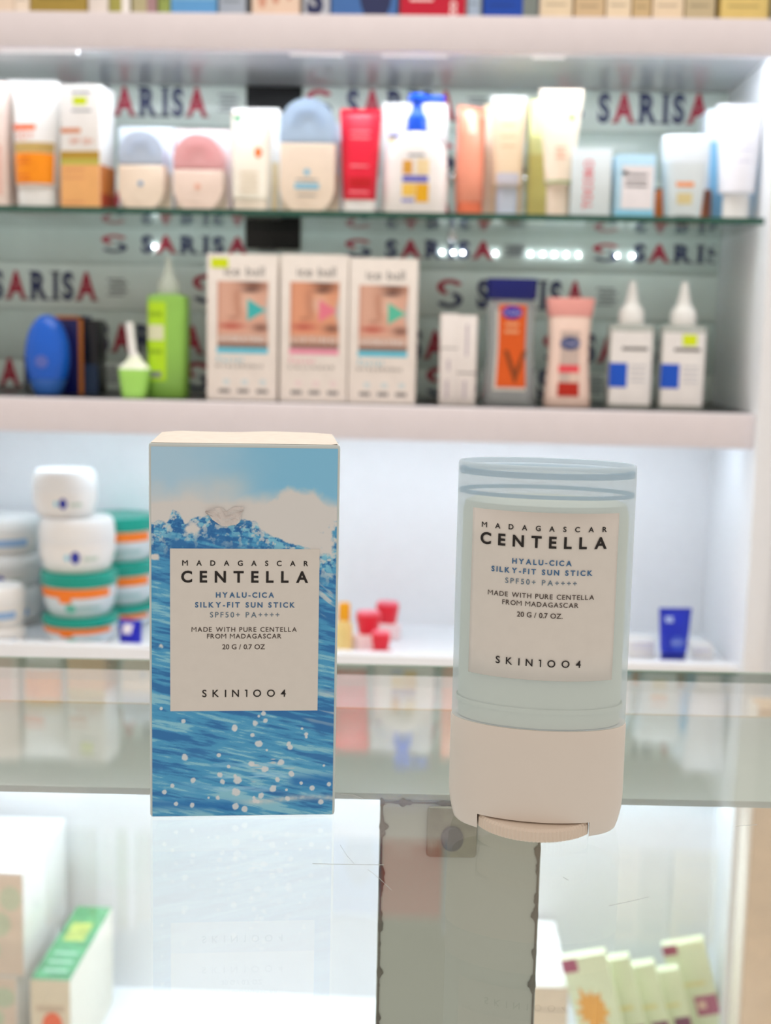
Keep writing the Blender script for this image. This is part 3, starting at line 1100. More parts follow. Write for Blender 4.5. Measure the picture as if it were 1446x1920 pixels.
# ------------------------------------------------------------------ top board: cartons seen only by their feet
ZT = Z1T + 0.0
TOPROW = [
    (-60, 26, .15, (240, 224, 204), 'cream carton at the far left end of the top board'),
    (27, 55, .12, (250, 238, 220), 'narrow pale cream carton left of the olive gold carton'),
    (57, 163, .13, (176, 152, 70), 'olive gold carton on the top board near its left end'),
    (166, 203, .14, (244, 238, 232), 'narrow white carton between the olive gold and green edged cartons'),
    (205, 244, .13, (176, 174, 90), 'slim olive green and white carton on the top board, leftmost of three'),
    (248, 294, .12, (196, 190, 150), 'slim green and mauve carton on the top board, second of three'),
    (297, 319, .13, (160, 180, 96), 'thin leaf green carton beside the sky blue carton'),
    (321, 406, .11, (140, 200, 232), 'sky blue carton with a sea print on the top board'),
    (410, 460, .12, (176, 190, 206), 'grey blue carton between the sky blue and peach drawings cartons'),
    (472, 562, .12, (246, 222, 200), 'peach cream carton with reddish drawings on the top board'),
    (568, 618, .12, (196, 204, 214), 'pale grey carton with a big navy letter on the top board'),
    (621, 745, .10, (72, 122, 190), 'mid blue carton with a navy round emblem on the top board'),
    (750, 873, .10, (206, 22, 58), 'crimson red carton with white figure on the top board'),
    (877, 900, .12, (176, 198, 220), 'thin light blue carton between the red and royal blue cartons'),
    (906, 980, .11, (20, 78, 186), 'royal blue carton on the top board'),
    (1012, 1073, .12, (244, 228, 196), 'cream carton right of the royal blue carton'),
    (1077, 1133, .11, (222, 198, 158), 'tan striped carton between two cream cartons'),
    (1136, 1183, .12, (246, 230, 200), 'cream carton in the middle of the tan row at the right'),
    (1186, 1220, .11, (216, 192, 146), 'narrow tan carton between two cream cartons on the right'),
    (1223, 1281, .12, (246, 228, 198), 'cream carton left of the sage beige carton'),
    (1284, 1340, .12, (206, 192, 156), 'sage beige carton near the right end of the top board'),
    (1350, 1440, .12, (232, 208, 130), 'golden yellow carton at the right end of the top board'),
]
for k, (a, b, hh, c, lb) in enumerate(TOPROW):
    ybot = 21 + 22 * (a + b) / 2 / 1446
    xc, w, _ = span(a, b, ybot - 150, ybot + 0, YF + 0.012)
    xa, xb = at(a, ybot, YF + 0.012).x, at(b, ybot, YF + 0.012).x
    if xb > XR:
        xb = XR - 0.001
    w = xb - xa
    d = 0.05 + 0.02 * (k % 3)
    m = mat('top_carton_%d' % k, c, 0.4)
    t = thing('product_carton', lb, 'carton', ((xa + xb) / 2, YF + 0.012 + d / 2, ZT), 0, 'cartons along the top board')
    box('carton_body', -w / 2, w / 2, -d / 2, d / 2, 0, hh, m, t, bev=0.0008)
    box('top_flap', -w / 2 + .001, w / 2 - .001, -d / 2 + .001, d / 2 - .001, hh, hh + .0006, M_PAPER, t)
    y = -d / 2
    if k in (4, 5):
        fq(t, w, hh, y, .60, 1, 0, 1, mat('white_print', (246, 244, 240), .5) if k == 4 else mat('mauve_print', (170, 136, 140), .5), t and 'printed_panel')
    elif k == 7:
        fq(t, w, hh, y, 0, 1, .84, 1, mat('deep_sky_print', (96, 164, 220), .5))
    elif k == 9:
        for j in range(3):
            disc('printed_drawing', (-.28 + .28 * j) * w, .022 + .004 * j, .09 * w, .012, y, mat('brick_print', (216, 160, 136), .5), t)
    elif k == 10:
        ft(t, w, hh, y, 'S', .45, .82, .62, .30, M_NAVYP, .05)
    elif k == 11:
        disc('printed_emblem', .17 * w, .030, .25 * w, .034, y, M_NAVYP, t)
    elif k == 12:
        ft(t, w, hh, y, '8', .81, .89, .11, .16, mat('pink_white_print', (250, 214, 214), .5), .01)
        lines(t, w, hh, y, .15, .5, (.80,), .03, MATS['pink_white_print'])
    else:
        lines(t, w, hh, y, .15, .8, (.3, .45, .78, .86), .02, mat('soft_print_%d' % k, tuple(int(v * .8) for v in c), .5))
        fq(t, w, hh, y, .15, .85, .08, .2, MATS['soft_print_%d' % k])

# ------------------------------------------------------------------ glass shelf
# pinkish carton at the left border
t, w, h, y = carton('product_carton', 'pinkish white carton cut by the left border on the glass shelf', -70, 11, 152, 386, 1.43, ZG, .05, mat('pinkish_card', (246, 226, 216), .45))
fq(t, w, h, y, .1, .9, .5, .9, mat('rose_panel', (236, 190, 176), .5))
# white carton behind the orange tube
t, w, h, y = carton('product_carton', 'white carton with copper lower side behind the orange and white tube', 14, 110, 150, 386, 1.50, ZG, .045, M_PAPER)
fq(t, w, h, y, 0, 1, .55, 1, mat('copper_panel', (196, 124, 90), .5))
t, S, r, h = tube('sunscreen_tube', 'white tube with orange lower half and white cap on the glass shelf', 24, 114, 158, 386, 1.44, ZG, M_WHITEPL, M_WHITEPL, .165, .80, .036, topw=1.0, neck=.86)
tp(t, S, h, -.985, .985, .56, .83, mat('orange_print', (255, 150, 0), .4), 'orange_band')
tp(t, S, h, -.985, .985, .475, .555, mat('gold_print', (190, 160, 90), .4), 'gold_band')
tp(t, S, h, -.97, .1, .33, .375, mat('red_orange_print', (236, 110, 60), .4), 'brand_bar')
tt(t, S, r, h, '50+', -.35, .42, .4, .07, mat('rose_ink', (232, 170, 150), .5))
for vv_ in (.60, .64, .74, .78):
    tp(t, S, h, -.7, -.1, vv_ - .006, vv_ + .006, mat('dark_orange_print', (226, 108, 10), .5), 'print_line', off=.0008)
# white and peach carton with price sticker
t, w, h, y = carton('sunscreen_carton', 'white carton with olive band, peach foot and yellow price sticker on the glass shelf', 116, 192, 158, 386, 1.42, ZG, .048, M_PAPER, rz=R(-6))
fq(t, w, h, y, 0, 1, .535, .60, mat('olive_print', (188, 150, 50), .5))
fq(t, w, h, y, 0, 1, .60, .645, mat('green_olive_print', (196, 190, 84), .5))
fq(t, w, h, y, 0, 1, .645, 1, mat('peach_print', (246, 184, 116), .5))
fq(t, w, h, y, .02, .52, .35, .39, mat('salmon_print', (222, 146, 104), .5), 'brand_bar')
fq(t, w, h, y, .34, .68, .10, .165, M_YSTICK, 'price_sticker')
ft(t, w, h, y, 'SPF 50+', .55, .455, .6, .05, MATS['rose_ink'])
lines(t, w, h, y, .3, .8, (.06, .21), .015, M_GREYP)
lines(t, w, h, y, .05, .6, (.69, .75, .95), .012, MATS['salmon_print'])
box('side_print', w / 2, w / 2 + .0003, -.023, .023, .0, h * .36, mat('brown_orange_print', (198, 120, 50), .5), t)
box('side_print', w / 2 + .0003, w / 2 + .0006, -.02, .02, .0, h * .13, mat('rust_print', (160, 50, 10), .5), t)


# capsule shaped sun bottles
def capsule(label, px0, px1, pyt, pyb, Yc, split, capc, bodyc, dotc, boxc, bpx, big=False):
    if bpx:
        tb, w_, h_, y_ = carton('product_carton', bpx[4], bpx[0], bpx[1], bpx[2], bpx[3], Yc + .016, ZG, .03, boxc)
        fq(tb, w_, h_, y_, .04, .96, .55, .97, M_IVORY)
    xc, w, zt = span(px0, px1, pyt, pyb, Yc)
    h = zt - ZG
    t = thing('sun_bottle', label, 'bottle', (xc, Yc, ZG))
    P = stadium(w, h) if not big else [(x, z) for x, z in stadium(w, h)]
    if True:
        P = [(x, max(z, 0.0)) for x, z in P]
    sp = h * (1 - split)
    flat = 0.10 * w
    P = clipz(P, flat * .25, h + 1)
    P = [(x, z - flat * .25) for x, z in P]
    slab_part('bottle_body', clipz(P, -1, sp - .0004), -.013, .013, bodyc, t, .0035)
    slab_part('cap', clipz(P, sp, h + 1), -.0125, .0125, capc, t, .0035)
    # raised arches on the cap
    for q in (.62, .42):
        v, f = [], []
        n = 20
        for i in range(n + 1):
            a = math.pi * i / n
            for rr_ in (q * w / 2, q * w / 2 - .0016):
                for yy in (-.0135, -.0123):
                    v.append((rr_ * math.cos(a), yy, max(sp + .0005, h - w / 2 + rr_ * math.sin(a) - .0015)))
        for i in range(n):
            b = 4 * i
            f += [(b, b + 2, b + 6, b + 4), (b + 1, b + 5, b + 7, b + 3), (b, b + 4, b + 5, b + 1), (b + 2, b + 3, b + 7, b + 6)]
        mesh('cap_arch', v, f, capc, t, True)
    disc('emblem', 0, sp * .58, .06 * w, .06 * w, -.0132, dotc, t, 8)
    if big:
        box('printed_bar', -.22 * w, .22 * w, -.0136, -.013, sp * .34, sp * .42, dotc, t)
        box('print_line', -.2 * w, .2 * w, -.0135, -.013, sp * .46, sp * .48, M_GREYP, t)
        box('print_line', -.17 * w, .17 * w, -.0135, -.013, sp * .24, sp * .255, M_GREYP, t)
    return t


M_CREAMPL = mat('cream_plastic', (244, 226, 206), .35)
M_BLUEBOX = mat('pale_blue_box', (226, 238, 248), .4)
capsule('capsule bottle with grey blue arched cap and cream body, the smaller blue one', 226, 311, 246, 390, 1.44, .43, mat('grey_blue_cap', (196, 212, 234), .35), M_CREAMPL, mat('dot_blue', (130, 170, 206), .5), M_BLUEBOX, (223, 326, 238, 390, 'pale blue white carton behind the smaller blue capped capsule bottle'))
capsule('capsule bottle with pink arched cap and cream body on the glass shelf', 329, 421, 252, 392, 1.44, .46, mat('pink_cap', (242, 180, 184), .35), mat('pinkish_cream', (244, 222, 208), .35), mat('dot_peach', (240, 176, 150), .5), mat('pale_pink_box', (250, 232, 234), .4), (329, 430, 243, 392, 'pale pink carton behind the pink capped capsule bottle'))
# white tube with green corner
t, w, h, y = carton('product_carton', 'white carton behind the white tube with an orange dot', 437, 523, 203, 391, 1.475, ZG, .04, M_PAPER)
fq(t, w, h, y, .85, 1, .5, 1, mat('sand_print', (226, 206, 164), .5))
t, S, r, h = tube('cream_tube', 'white squeeze tube with green corner mark and orange dot on the glass shelf', 434, 508, 209, 391, 1.435, ZG, mat('ivory_tube', (248, 242, 226), .35), M_IVORY, .12, .86, .03, topw=1.0, neck=.93)
tp(t, S, h, -.85, -.5, .05, .10, mat('leaf_green_print', (50, 150, 110), .5), 'corner_mark')
tp(t, S, h, .25, .62, .36, .47, mat('orange_dot_print', (250, 120, 50), .5), 'orange_dot', 'oval')
for q in (.62, .68, .74, .8):
    tp(t, S, h, -.5, .5, q - .008, q + .008, mat('sand_ink', (226, 206, 176), .5), 'print_line')
capsule('large capsule bottle with light blue arched cap between the white and red tubes', 527, 630, 184, 396, 1.44, .395, mat('light_blue_cap', (186, 212, 240), .3), M_CREAMPL, mat('dot_sky', (140, 200, 226), .5), M_BLUEBOX, (522, 642, 232, 396, 'pale blue white carton behind the large blue capped capsule bottle'), True)
# red tube
t, S, r, h = tube('red_tube', 'bright red squeeze tube with white cap on the glass shelf', 637, 714, 205, 396, 1.44, ZG, mat('red_tube_plastic', (226, 24, 56), .3), M_WHITEPL, .135, .80, .032, topw=1.0, neck=.80)
tp(t, S, h, -.6, .7, .66, .75, mat('deep_red_print', (196, 0, 20), .4), 'printed_panel')
for q in (.22, .28, .55):
    tp(t, S, h, -.5, .5, q - .007, q + .007, mat('pink_ink', (250, 150, 160), .5), 'print_line')
tp(t, S, h, -.6, .6, .79, .805, MATS['pink_ink'], 'print_line')
# white carton and pump bottle
t, w, h, y = carton('product_carton', 'plain white carton behind the blue pump bottle', 716, 838, 193, 398, 1.48, ZG, .05, M_PAPER)
fq(t, w, h, y, .10, .25, .27, .30, mat('indigo_print', (70, 80, 170), .5))
fq(t, w, h, y, .10, .20, .30, .33, mat('yellow_print', (246, 226, 120), .5))
xc, w, zt = span(720, 842, 178, 398, 1.445)
h = zt - ZG
t = thing('pump_bottle', 'white lotion bottle with bright blue pump on the glass shelf', 'bottle', (xc, 1.445, ZG))
r = w / 2
S = [(0, r * .93, .021, 3), (.002, r * .96, .022, 3), (h * .25, r * .985, .0225, 3), (h * .45, r * .965, .022, 2.8), (h * .54, r * .90, .021, 2.6), (h * .60, r * .76, .0195, 2.4), (h * .645, r * .56, .017, 2.2), (h * .67, r * .40, .0145, 2), (h * .69, r * .32, .012, 2)]
loft('bottle_body', S, mat('milky_plastic', (246, 240, 236), .3), t, 48)
M_PUMP = mat('blue_pump', (20, 96, 240), .3)
xo = at(783, 240, 1.445).x - xc
xo = 0.0
loft('pump_collar', [(h * .69, r * .30, .0125), (h * .70, r * .315, .013), (h * .81, r * .31, .013), (h * .825, r * .27, .011), (h * .86, r * .19, .008), (h * .91, r * .16, .007), (h * .955, r * .2, .008)], M_PUMP, t, 28)
ph = loft('pump_head', [(h * .935, r * .27, .010), (h * .95, r * .30, .011), (h * .985, r * .30, .011), (h, r * .24, .009)], M_PUMP, t, 28)
box('nozzle', r * .2, r * .84, -.005, .005, h * .945, h * .99, M_PUMP, ph, bev=.002)
for (u0, u1, v0, v1, c, nm) in ((-.40, -.10, .56, .67, (226, 164, 60), 'amber_panel'), (-.40, .40, .685, .735, (100, 100, 196), 'violet_bar'), (.02, .42, .75, .90, (240, 180, 20), 'yellow_panel'), (-.40, 0, .75, .85, (250, 206, 90), 'yellow_shape'), (-.42, -.02, .875, .90, (150, 150, 214), 'violet_line'), (.04, .42, .55, .67, (244, 220, 170), 'pale_yellow_panel')):
    tp(t, S, h, u0, u1, v0, v1, mat(nm, c, .5), nm)
tp(t, S, h, -.25, .28, .505, .525, M_GREYP, 'print_line')
# coppery tube
t, S, r, h = tube('copper_tube', 'coral copper squeeze tube turned sideways on the glass shelf', 856, 908, 200, 399, 1.45, ZG, mat('coral_plastic', (246, 160, 132), .3), mat('coral_cap', (232, 120, 84), .3), .13, .9, .036, topw=1.12, neck=.95, rz=R(28))
tp(t, S, h, .55, .97, .1, .9, mat('copper_print', (214, 112, 78), .3), 'copper_side')
tp(t, S, h, -.45, .1, .04, .25, mat('pale_cream_print', (250, 214, 190), .3), 'pale_panel')  # paler cream panel on the upper part of the tube
# tan tube with its carton
t, w, h, y = carton('product_carton', 'sand coloured carton behind the tan tube with grey cap', 905, 982, 196, 400, 1.482, ZG, .04, mat('sand_card', (240, 216, 176), .5))
fq(t, w, h, y, .02, .25, .1, 1, mat('pale_sand_print', (248, 226, 206), .5))
t, S, r, h = tube('tan_tube', 'tan squeeze tube with white end and grey blue cap on the glass shelf', 919, 986, 181, 400, 1.445, ZG, mat('tan_plastic', (236, 212, 178), .35), mat('grey_blue_plastic', (196, 206, 222), .35), .245, .62, .032, topw=1.0, neck=.78, crimp=M_WHITEPL)
for q in (.24, .34, .42):
    tp(t, S, h, -.45, .45, q - .012, q + .012, mat('tan_ink', (222, 190, 150), .5), 'print_line')
tp(t, S, h, -.8, .8, .64, .75, mat('lilac_grey_print', (206, 204, 214), .5), 'lilac_band')
# lime carton and cream tube
t, w, h, y = carton('product_carton', 'pale lime yellow carton beside the tall cream tube', 992, 1030, 186, 402, 1.475, ZG, .045, mat('lime_card', (236, 240, 170), .5))
fq(t, w, h, y, 0, 1, .45, 1, mat('olive_lime_print', (222, 212, 128), .5))
t, S, r, h = tube('cream_tube', 'tall cream tube with green leaf mark and cream cap on the glass shelf', 1008, 1090, 168, 402, 1.44, ZG, mat('cream_tube_plastic', (250, 234, 212), .35), M_CREAMPL, .25, .52, .032, topw=1.0, neck=.62)
tp(t, S, h, .38, .68, .20, .245, mat('leaf_print', (120, 180, 60), .5), 'leaf_mark', 'oval')
tp(t, S, h, -1, 1, .715, .735, mat('green_band_print', (170, 190, 130), .5), 'green_band')
for q in (.46, .50, .54):
    tp(t, S, h, -.3, .35, q - .008, q + .008, mat('peach_ink', (250, 196, 170), .5), 'print_line')
# pale carton with vertical red name
t, w, h, y = carton('product_carton', 'pale blue white carton with red vertical lettering on the glass shelf', 1072, 1146, 279, 403, 1.42, ZG, .035, mat('icy_card', (226, 238, 242), .4))
ft(t, w, h, y, 'TOCOBO', .42, .52, .72, .24, mat('coral_ink', (236, 130, 140), .5), .02, R(90))
# blue and white carton
t, w, h, y = carton('product_carton', 'small sky blue carton with white front panel on the glass shelf', 1154, 1229, 289, 405, 1.42, ZG, .04, mat('sky_card', (186, 224, 244), .4))
fq(t, w, h, y, .16, .95, .18, .86, mat('white_pink_print', (244, 240, 244), .4))
fq(t, w, h, y, .02, .98, .88, 1, mat('aqua_print', (140, 208, 236), .4))
lines(t, w, h, y, .25, .8, (.32, .42, .5), .03, mat('lilac_ink', (206, 206, 226), .5))
fq(t, w, h, y, .16, .30, .27, .33, MATS['aqua_print'], 'aqua_mark')
# orange carton and clear bottle
t, w, h, y = carton('product_carton', 'orange carton behind the white bottle with orange lettering', 1234, 1334, 355, 406, 1.475, ZG, .03, mat('orange_card', (232, 124, 50), .5))
fq(t, w, h, y, .85, 1, 0, 1, mat('brown_card_print', (150, 92, 70), .5))
xc, w, zt = span(1237, 1328, 255, 406, 1.445)
h = zt - ZG
t = thing('sun_bottle', 'flat white bottle with orange and gold lettering on the glass shelf', 'bottle', (xc, 1.445, ZG))
r = w / 2
S = [(0, r * .70, .013, 3.5), (.002, r * .74, .0135, 3.5), (h * .3, r * .82, .014, 3.5), (h * .66, r * .93, .0145, 3.5)]
loft('bottle_body', S, mat('frosty_plastic', (222, 232, 234), .3), t, 44)
S2 = [(h * .66 + .0003, r * .93, .0145, 3.5), (h * .9, r * .99, .0145, 3.5), (h * .97, r * .98, .013, 3.5), (h, r * .9, .010, 3.5)]
loft('cap', S2, mat('bright_white_plastic', (236, 246, 252), .25), t, 44)
tp(t, S, h, -.45, .40, .56, .615, mat('orange_text_print', (248, 160, 100), .5), 'orange_mark')
tp(t, S, h, -.40, .35, .69, .82, mat('gold_text_print', (222, 206, 150), .5), 'gold_mark')
tp(t, S, h, -.5, .5, .95, .975, M_GREYP, 'print_line')
# big white tube with blue carton
t, w, h, y = carton('product_carton', 'white and blue carton behind the big white tube at the right end', 1322, 1414, 205, 407, 1.485, ZG, .045, mat('blue_white_card', (232, 242, 250), .4))
fq(t, w, h, y, .1, 1, .28, 1, mat('bright_blue_print', (136, 196, 232), .5))
box('side_print', -w / 2 - .0003, -w / 2, -.02, .02, 0, h * .6, mat('steel_blue_print', (120, 170, 206), .5), t)
t, S, r, h = tube('white_tube', 'big white tube tapering to a white cap, rightmost on the glass shelf', 1340, 1428, 196, 407, 1.437, ZG, mat('cool_white_plastic', (240, 242, 250), .3), M_WHITEPL, .22, .56, .036, topw=1.0, neck=.76)
for q in (.28, .34, .4, .5):
    tp(t, S, h, -.2, .5, q - .01, q + .01, mat('pale_lilac_ink', (224, 226, 240), .5), 'print_line')


# ------------------------------------------------------------------ lower board: bottles and face mask boxes
Z2 = Z2T + 0.0008
# blue oval bottle
xc, w, zt = span(48, 131, 590, 743, 1.45)
h = zt - Z2
r = w / 2
t = thing('shampoo_bottle', 'glossy blue oval bottle standing left on the lower shelf board', 'bottle', (xc, 1.45, Z2))
S = [(0, r * .52, .012, 2.2), (.0015, r * .56, .0135, 2.2), (h * .06, r * .66, .015, 2.2), (h * .2, r * .85, .018, 2.2), (h * .35, r * .97, .019, 2.2), (h * .5, r, .0195, 2.2), (h * .65, r * .95, .0185, 2.2), (h * .8, r * .8, .016, 2.2), (h * .9, r * .6, .012, 2.2), (h * .96, r * .4, .009, 2.2), (h * .99, r * .2, .005, 2.2), (h, r * .05, .001, 2.2)]
S = sorted(S)
loft('bottle_body', [q for q in S if q[0] >= h * .1951], mat('royal_blue_plastic', (16, 96, 208), .22), t, 48)
loft('flip_cap', [q for q in S if q[0] < h * .19] + [(h * .195, r * .84, .018, 2.2)], mat('cap_blue_plastic', (64, 124, 220), .3), t, 48)
tp(t, S, h, -.35, .25, .50, .66, mat('violet_blue_print', (90, 110, 196), .4), 'emblem', 'oval')
# navy carton with orange edge, dark carton
t, w, h, y = carton('product_carton', 'navy carton with orange edge behind the blue oval bottle', 104, 156, 592, 744, 1.49, Z2, .04, mat('navy_card', (16, 24, 100), .35))
fq(t, w, h, y, .84, 1, 0, 1, mat('orange_edge_print', (200, 120, 40), .5), 'orange_edge')
fq(t, w, h, y, 0, 1, 0, .04, MATS['orange_edge_print'], 'orange_edge')
t, w, h, y = carton('product_carton', 'near black carton with blue foot right of the navy carton', 157, 183, 600, 744, 1.495, Z2, .04, mat('black_navy_card', (14, 20, 34), .3))
fq(t, w, h, y, 0, 1, .6, 1, mat('deep_blue_print', (34, 60, 96), .4))
# small lime pot with white applicator
xc, w, zt = span(223, 282, 692, 750, 1.425)
h = zt - Z2
r = w / 2
t = thing('colour_pot', 'small lime green pot with white slender spout in front of the green bottle', 'pot', (xc, 1.425, Z2))
loft('pot_body', [(0, r * .72, r * .5, 3), (.002, r * .78, r * .55, 3), (h * .93, r * .98, r * .66, 3), (h, r, r * .68, 3)], mat('lime_plastic', (176, 240, 112), .35), t, 36)
zt2 = at(248, 604, 1.425).z - Z2
loft('pot_cap', [(h, r, r * .68, 2.6), (h * 1.12, r * .85, r * .58, 2.2), (h * 1.3, r * .5, r * .4, 2), (h * 1.45, r * .34, r * .3, 2)], mat('pale_lime_white', (238, 246, 222), .35), t, 36)
sp_ = loft('spout', [(h * 1.45, r * .34, r * .3, 2, 0, 0), (h * 1.6, r * .27, r * .25, 2, -.002, 0), (zt2 * .8, r * .25, r * .22, 2, -.004, 0), (zt2, r * .25, r * .2, 2, -.0055, 0)], MATS['white_plastic'], t, 20)
# green bottle with clear nozzle
xc, w, zt = span(279, 354, 478, 752, 1.455)
h = zt - Z2
r = w / 2
t = thing('lotion_bottle', 'green bottle with lime label and clear pointed nozzle left of the face boxes', 'bottle', (xc, 1.455, Z2))
S = [(0, r * .94, .017, 4.5), (.002, r * .98, .018, 4.5), (h * .70, r * .98, .018, 4.5), (h * .715, r * .93, .017, 4), (h * .725, r * .6, .013, 3)]
loft('bottle_body', S, mat('apple_green_plastic', (150, 206, 92), .3), t, 44)
M_FROST = mat('frosted_clear_plastic', (226, 236, 226), .3, alpha=.6)
loft('nozzle', [(h * .725, r * .54, .0125), (h * .735, r * .56, .013), (h * .80, r * .55, .0125), (h * .82, r * .45, .0105), (h * .86, r * .28, .0065), (h * .93, r * .17, .004), (h * .985, r * .09, .002), (h, r * .05, .001)], M_FROST, t, 28)
tp(t, S, h, -.98, .04, .33, .88, mat('lime_label_print', (190, 236, 30), .4), 'lime_label')
tp(t, S, h, -.95, -.08, .49, .595, mat('white_label_print', (232, 236, 200), .4), 'white_patch', off=.0007)
tp(t, S, h, -.9, -.2, .815, .855, M_GREYP, 'barcode', off=.0007)
tp(t, S, h, -.85, -.15, .40, .43, mat('olive_ink', (150, 196, 20), .5), 'print_line', off=.0007)
tp(t, S, h, -.85, -.15, .66, .69, MATS['olive_ink'], 'print_line', off=.0007)


def face(seed, shape_c, warm):
    def fn(u, v):
        base = np.array([226, 178, 156.]) if not warm else np.array([232, 164, 130.])
        c = np.broadcast_to(base, u.shape + (3,)).copy()
        c = mixc(c, np.array([240, 206, 186.]), np.exp(-(((u - .58) / .16) ** 2 + ((v - .34) / .14) ** 2)) * .8)
        c = mixc(c, np.array([176, 116, 92.]), np.exp(-(((u - .38 - .12 * (v - .2)) / .09) ** 2)) * sstep(.0, .25, v) * sstep(.66, .45, v) * .5)
        c = mixc(c, np.array([182, 116, 96.]), sstep(.10, -.05, u) * .6)
        c = mixc(c, np.array([150, 96, 76.]), np.exp(-(((u - .30) / .10) ** 2 + ((v - .555) / .03) ** 2)) * .45)
        c = mixc(c, np.array([110, 70, 56.]), np.exp(-(((u - .68) / .26) ** 2 + ((v - .02 - .12 * (u - .6)) / .07) ** 2)) * .9)
        c = mixc(c, np.array([70, 50, 48.]), np.exp(-(((u - .66) / .16) ** 2 + ((v - .13) / .032) ** 2)) * .9)
        c = mixc(c, np.array([206, 104, 88.]), np.exp(-(((u - .28) / .22) ** 2 + ((v - .68) / .055) ** 2)) * .95)
        c = mixc(c, np.array([150, 66, 58.]), np.exp(-(((u - .28) / .22) ** 2 + ((v - .675) / .012) ** 2)) * .8)
        c = mixc(c, np.array([198, 196, 192.]), sstep(.86, .97, u - .35 * np.abs(v - .45)))
        c = mixc(c, np.array([110, 74, 64.]), np.exp(-(((u - .86) / .16) ** 2 + ((v - .70) / .06) ** 2)) * .8)
        c = mixc(c, np.array([206, 176, 160.]), sstep(.78, .84, v) * .7)
        c = mixc(c, np.array([130, 96, 84.]), sstep(.925, .95, v) * .9)
        # shaped patch under the eye
        a, b = (u - .74) / .16, (v - .43) / .135
        d = np.maximum(np.abs(b) + .55 * np.clip(a, -1, 2), -a * .9 - .1)
        c = mixc(c, np.array(shape_c, float), sstep(.82, .66, d))
        return c
    return fn


M_FACE = print_mat('face_print', (1, 1, 1))
M_CYANP = mat('cyan_print', (80, 196, 222), .5)
M_PINKP = mat('rose_pink_print', (240, 150, 176), .5)
FB = [(388, 520, 476, 757, (70, 190, 190), 0, 'HYDRATING', 'HYALURONIC', 'white ball face mask box with yellow price sticker and turquoise stripe', M_CYANP),
      (525, 652, 477, 760, (238, 130, 150), 1, 'LIFTING', 'COLLAGEN', 'white ball face mask box with pink stripe in the middle of three', M_PINKP),
      (654, 781, 484, 764, (96, 200, 170), 0, 'HYDRATING', 'HYALURONIC', 'white ball face mask box with turquoise stripe and no sticker, right of the pink one', M_CYANP)]
for k, (a, b, yt, yb, pc, warm, t1, t2, lb, sm) in enumerate(FB):
    t, w, h, y = carton('face_mask_box', lb, a, b, yt, yb, 1.415, Z2, .06, mat('warm_white_card', (242, 234, 226), .4), group='face mask boxes on the lower board', cat='box')
    ft(t, w, h, y, 'ice ball', .53, .115, .56, .062, M_INKG, .0)
    pic = picture('face_picture', .72 * w, .445 * h, 90, 120, face(k, pc, warm), t, y - .0004, M_FACE, x0=-.36 * w + .01 * w, z0=h * (1 - .63), label='printed close up of a face with a coloured patch')
    ft(t, w, h, y - .0006, t1, .5, .575, .62, .036, M_PAPER, .01)
    fq(t, w, h, y, .14, .87, .635, .672, sm, 'colour_stripe')
    ft(t, w, h, y, 'Facial', .33, .715, .36, .036, sm, .0)
    ft(t, w, h, y, t2, .47, .76, .66, .022, M_INK, .01)
    for j in range(3):
        disc('print_icon', (-.22 + .26 * j) * w, h * .13, .05 * w, .045 * w, y, mat('faint_icon_%d' % (k % 2), (214, 226, 228) if not warm else (240, 220, 220), .5), t, 12)
        fq(t, w, h, y, .17 + .27 * j, .33 + .27 * j, .92, .945, M_INKG, 'print_line')
    if k == 0:
        quad('price_sticker', -.44 * w, -.20 * w, h * .905, h * .97, y - .0005, M_YSTICK, t)
# two slim white cartons
for a, b, yt, yb, lb, rz, Yf_ in ((824, 857, 588, 764, 'slim white carton with a seam, left one of the slim pair', 4, 1.425), (859, 894, 591, 766, 'slim white carton with grey print, right one of the slim pair', -5, 1.425)):
    t, w, h, y = carton('slim_carton', lb, a, b, yt, yb, Yf_, Z2, .02, mat('slim_white_card', (240, 234, 230), .4), rz=R(rz), group='slim cartons on the lower board')
    fq(t, w, h, y, 0, 1, .37 if rz > 0 else .63, .38 if rz > 0 else .645, M_INKG, 'seam_line')
    fq(t, w, h, y, .42, .56, .50 if rz > 0 else .1, .62 if rz > 0 else .45, mat('faint_lilac_ink', (196, 186, 196), .5), 'print_line')
    fq(t, w, h, y, .35, .5, .72, .92, MATS['faint_lilac_ink'], 'print_line')
# clear bottle with navy cap
xc, w, zt = span(905, 1008, 523, 767, 1.45)
h = zt - Z2
r = w / 2
t = thing('lotion_bottle', 'clear lotion bottle with navy cap and orange label on the lower shelf board', 'bottle', (xc, 1.45, Z2))
S = [(0, r * .95, .019, 3.2), (.002, r * .99, .020, 3.2), (h * .2, r * .95, .020, 3.2), (h * .45, r * .86, .019, 3.2), (h * .74, r * .88, .018, 3.2), (h * .80, r * .90, .017, 3.2), (h * .835, r * .80, .015, 3)]
S = [q + (0, 0) for q in S]
MATS['clear_bottle'] = mat('clear_bottle', (206, 214, 216), .2, alpha=.42, noise=.02)
loft('bottle_body', S, MATS['clear_bottle'], t, 48)
S3 = [(h * .03, r * .74, .013, 3.2), (h * .45, r * .70, .013, 3.2), (h * .78, r * .70, .012, 3.2)]
loft('bottle_filling', S3, mat('grey_white_gel', (190, 196, 194), .4, alpha=.55), t, 36)
loft('cap', [(h * .84, r * .86, .0165, 4), (h * .85, r * .90, .017, 4), (h * .985, r * .93, .0175, 4), (h, r * .90, .0165, 4)], mat('navy_cap', (4, 20, 110), .25), t, 44)
lbp = tp(t, S, h, -.62, .60, .25, .875, mat('white_label_border', (222, 216, 208), .4), 'label_border')
tp(t, S, h, -.52, .60, .205, .85, mat('orange_label', (226, 92, 10), .4), 'orange_label', off=.0008)
tp(t, S, h, -.38, .42, .215, .315, mat('indigo_oval', (48, 34, 168), .4), 'oval_emblem', 'oval', off=.0012)
